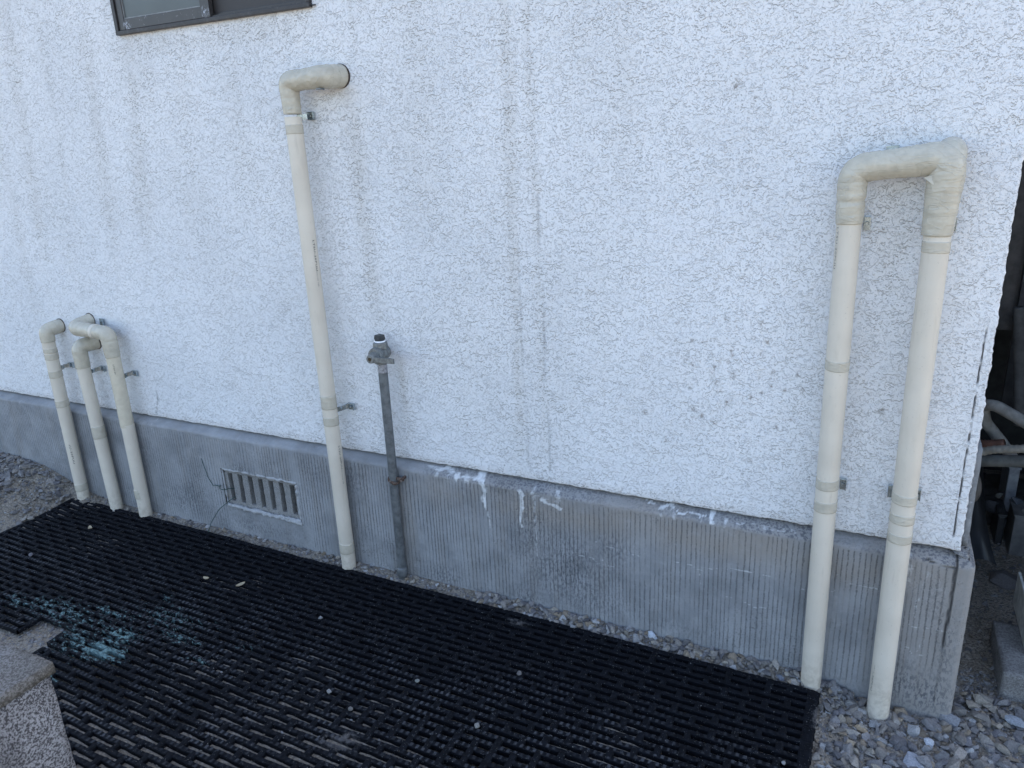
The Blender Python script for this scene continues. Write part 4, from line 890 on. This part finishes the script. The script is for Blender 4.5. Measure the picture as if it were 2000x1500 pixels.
# dry leaf scraps on the mat
for i, (u, v, s, lab) in enumerate([(403, 1130, .012, 'pale dry leaf scrap on the mat, left of the tall pipe'), (470, 1143, .016, 'crumpled tan leaf on the mat, nearest the tall pipe'), (176, 1032, .014, 'curled grey leaf near the left end of the mat')]):
    p = gnd(u, v, .034); m = 9; xx_, yy_ = np.meshgrid(np.linspace(-1, 1, m), np.linspace(-.5, .5, m))
    wd = np.sqrt(np.clip(1 - xx_ ** 2, .02, 1)); Vv = np.stack([xx_ * s, yy_ * wd * s, s * .35 * xx_ ** 2 + s * .5 * (yy_ * wd) ** 2 + s * .15 * fbm(xx_ * 3, yy_ * 3, 0, i, 2)], -1).reshape(-1, 3)
    a = i * 1.3; ca, sa = math.cos(a), math.sin(a); Vv = Vv @ np.array([[ca, sa, 0], [-sa, ca, 0], [0, 0, 1]])
    top = Vv + (0, 0, .0006); Ff = grid_faces(m, m); Fb = grid_faces(m, m)[:, ::-1] + m * m
    o = link('dry_leaf', mesh_np('dry_leaf', np.concatenate([top, Vv]), np.concatenate([Ff, Fb]), True, m_simple('dry_leaf', (.36, .30, .20), .8)), None, (p[0], p[1], .034)); tag(o, lab, 'leaf', 'dry leaves on the mat')

# ================================================================== concrete post, lower left
top = .62; tp = gnd(104, 1293, top)
PX1, PY1 = float(tp[0]), float(tp[1])
TP = empty('concrete_post', (PX1 - .15, PY1 - .15, 0), 'weathered grey concrete post with an overhanging cap at the lower left corner', 'post')
mb = MB(); jag_box(mb, PX1 - .36, PX1, PY1 - .36, PY1, top - .018, top, 300, .0022, .008); o = mb.build('cap', m_rough_concrete('mossy_cap_concrete', (.10, .088, .068), (.21, .205, .20), 260, (.04, .034, .026), .7, .004), TP, True)
mb = MB(); jag_box(mb, PX1 - .34, PX1 - .006, PY1 - .34, PY1 - .006, -.02, top - .0182, 301, .0022, .012); mb.build('shaft', MAT['post'], TP, True)

# ================================================================== side yard beyond the corner
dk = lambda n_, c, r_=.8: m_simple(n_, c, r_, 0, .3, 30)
# added shed: back board, side wall and roof keep the gap dark
TS = empty('shade_enclosure', (.9, 2.9, 0), 'dark added shed filling the gap beyond the house corner', 'enclosure')
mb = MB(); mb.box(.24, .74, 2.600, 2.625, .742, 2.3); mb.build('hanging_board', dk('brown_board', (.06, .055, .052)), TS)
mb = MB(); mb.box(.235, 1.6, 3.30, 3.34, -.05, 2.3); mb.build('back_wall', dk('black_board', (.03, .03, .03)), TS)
mb = MB(); mb.box(.74, .78, 1.95, 3.3, -.05, 2.3); mb.build('shade_side_wall', dk('side_board', (.06, .06, .06)), TS)  # unseen wall, added to keep daylight out of the yard
mb = MB(); mb.box(.24, 1.7, 1.85, 3.4, 2.3, 2.34); mb.build('roof', dk('added_shade_roof', (.1, .1, .1)), TS)  # unseen roof, added to darken the side yard
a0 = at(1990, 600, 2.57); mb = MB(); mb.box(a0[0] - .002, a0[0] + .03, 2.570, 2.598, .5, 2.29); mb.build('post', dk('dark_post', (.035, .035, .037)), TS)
# hoses and pipes across the gap
def hose(name, pts, r, mat, label, cat='hose', rib=0, group='hoses in the side yard'):
    P_, s = fillet(pts, .05, .004); D = np.ones((len(s), 20))
    if rib: D = D * (1 + .07 * np.sin(s / rib * 2 * math.pi))[:, None]
    V, Fc = sweep(P_, r, 20, True, 0, D); c0 = np.array(pts[0]); o = link(name, mesh_np(name, V - c0, Fc, True, mat), None, tuple(c0)); tag(o, label, cat, group)
A_ = lambda u, v, Y: tuple(at(u, v, Y))
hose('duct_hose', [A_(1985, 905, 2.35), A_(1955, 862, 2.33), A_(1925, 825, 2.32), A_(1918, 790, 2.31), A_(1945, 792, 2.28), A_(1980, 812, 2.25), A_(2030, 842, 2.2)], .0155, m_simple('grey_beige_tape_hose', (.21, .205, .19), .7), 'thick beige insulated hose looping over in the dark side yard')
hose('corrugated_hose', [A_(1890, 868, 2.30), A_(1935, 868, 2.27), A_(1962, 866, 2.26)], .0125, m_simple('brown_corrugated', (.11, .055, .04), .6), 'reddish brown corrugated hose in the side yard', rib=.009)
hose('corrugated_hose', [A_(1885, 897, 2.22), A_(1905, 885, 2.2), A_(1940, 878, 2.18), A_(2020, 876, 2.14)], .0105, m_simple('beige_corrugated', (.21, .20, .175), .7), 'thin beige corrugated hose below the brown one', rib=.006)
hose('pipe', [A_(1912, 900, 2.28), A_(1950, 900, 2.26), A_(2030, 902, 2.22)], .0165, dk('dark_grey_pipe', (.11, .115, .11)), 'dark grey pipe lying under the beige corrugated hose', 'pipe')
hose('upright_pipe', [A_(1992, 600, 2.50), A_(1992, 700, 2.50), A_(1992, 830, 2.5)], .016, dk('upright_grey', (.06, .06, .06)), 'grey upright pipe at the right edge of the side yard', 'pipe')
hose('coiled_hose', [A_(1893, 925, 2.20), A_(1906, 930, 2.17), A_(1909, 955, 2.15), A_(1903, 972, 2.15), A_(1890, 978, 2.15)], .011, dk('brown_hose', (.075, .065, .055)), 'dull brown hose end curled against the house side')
# black sheet hanging and curling at its foot
m = 30; n_ = 12; V = []
for i in range(m):
    t_ = i / (m - 1); l_ = at(1893 + 2 * t_, 905 + 180 * t_, 2.36 + .05 * t_); r_ = at(1921 + 3 * t_ + 20 * t_ ** 3, 905 + 190 * t_, 2.36 + .08 * t_)
    for j in range(n_):
        q = j / (n_ - 1); p = l_ * (1 - q) + r_ * q; p[1] += .03 * math.sin(q * 3.1) * (1 - .3 * t_) - .10 * max(0, t_ - .8) ** 1.2 * 2; V.append(p)
V = np.array(V); V2 = V + (0, .003, 0); c0 = V[0].copy()
sh = m_simple('black_sheet_rubber', (.035, .037, .042), .38, 0, .3, 12)
o = link('rubber_sheet', mesh_np('rubber_sheet', np.concatenate([V, V2]) - c0, np.concatenate([grid_faces(n_, m), grid_faces(n_, m)[:, ::-1] + m * n_]), True, sh), None, tuple(c0))
tag(o, 'black flexible sheet hanging beside the house and curling outward at its foot', 'sheet')
# grey case, dark case, white tub
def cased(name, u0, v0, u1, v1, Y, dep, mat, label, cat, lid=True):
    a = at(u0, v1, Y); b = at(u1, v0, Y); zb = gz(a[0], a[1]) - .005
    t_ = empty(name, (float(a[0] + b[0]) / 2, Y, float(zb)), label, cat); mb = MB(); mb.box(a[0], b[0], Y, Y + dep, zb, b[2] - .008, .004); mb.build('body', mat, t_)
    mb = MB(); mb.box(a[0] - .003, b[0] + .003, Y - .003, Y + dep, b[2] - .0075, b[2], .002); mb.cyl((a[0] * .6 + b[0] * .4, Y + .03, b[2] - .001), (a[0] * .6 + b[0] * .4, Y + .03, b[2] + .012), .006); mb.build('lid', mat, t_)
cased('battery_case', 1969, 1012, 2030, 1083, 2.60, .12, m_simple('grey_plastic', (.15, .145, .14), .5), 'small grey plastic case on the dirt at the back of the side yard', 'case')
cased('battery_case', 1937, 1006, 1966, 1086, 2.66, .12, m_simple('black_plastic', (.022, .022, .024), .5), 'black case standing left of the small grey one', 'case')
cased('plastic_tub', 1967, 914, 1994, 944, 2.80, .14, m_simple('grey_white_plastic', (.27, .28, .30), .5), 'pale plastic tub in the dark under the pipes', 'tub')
# rubble heap behind
for i, (u, v, Y, s, tn, lab) in enumerate([(1950, 985, 2.75, .045, (.05, .05, .055), 'dark lump of rubble behind the black case'), (1985, 975, 2.70, .03, (.10, .11, .13), 'blue-grey lump on top of the rubble'), (1952, 965, 2.78, .018, (.22, .21, .19), 'small pale chip on the rubble')]):
    p = at(u, v, Y); big_stone('rubble', (float(p[0]), Y, float(p[2]) - s * .3), (s, s * .7, s * .6), (.3, .4, i), tn, 70 + i, lab, 'rubble')
mb = MB(); p0 = at(1925, 975, 2.85); jag_box(mb, p0[0], p0[0] + .5, 2.80, 3.1, -.05, float(p0[2]), 310, .012, .03); o = mb.build('rubble_heap', dk('dark_soil', (.05, .045, .04)), None, False, tuple(p0)); tag(o, 'dark heap of rubble and boards at the back of the side yard', 'rubble')
# concrete block and white panel edge
b0 = gnd(1966, 1368, -.01); b1 = gnd(1946, 1236, .06)
TBk = MB(); jag_box(TBk, .368, .62, 1.865, 2.09, -.03, .062, 320, .003, .012); o = TBk.build('concrete_block', m_rough_concrete('block_concrete', (.20, .195, .19), (.27, .265, .26), 200, (.08, .075, .07), .6, .003), None, True, (.45, 1.95, 0)); tag(o, 'low grey concrete block on the gravel in the side yard', 'block')
mb = MB(); mb.box(.424, .70, 1.955, 1.962, .063, .16); mb.box(.424, .43, 1.962, 2.2, .063, .16); o = mb.build('panel', m_simple('ivory_metal', (.55, .55, .52), .4), None, False, (.5, 1.96, .065)); tag(o, 'ivory metal unit corner standing on the concrete block', 'unit')
p = at(1975, 1115, 2.42); big_stone('stone', (float(p[0]), 2.42, .0), (.06, .05, .03), (.1, .2, .5), (.12, .11, .105), 81, 'low brown boulder half buried in the side yard dirt')
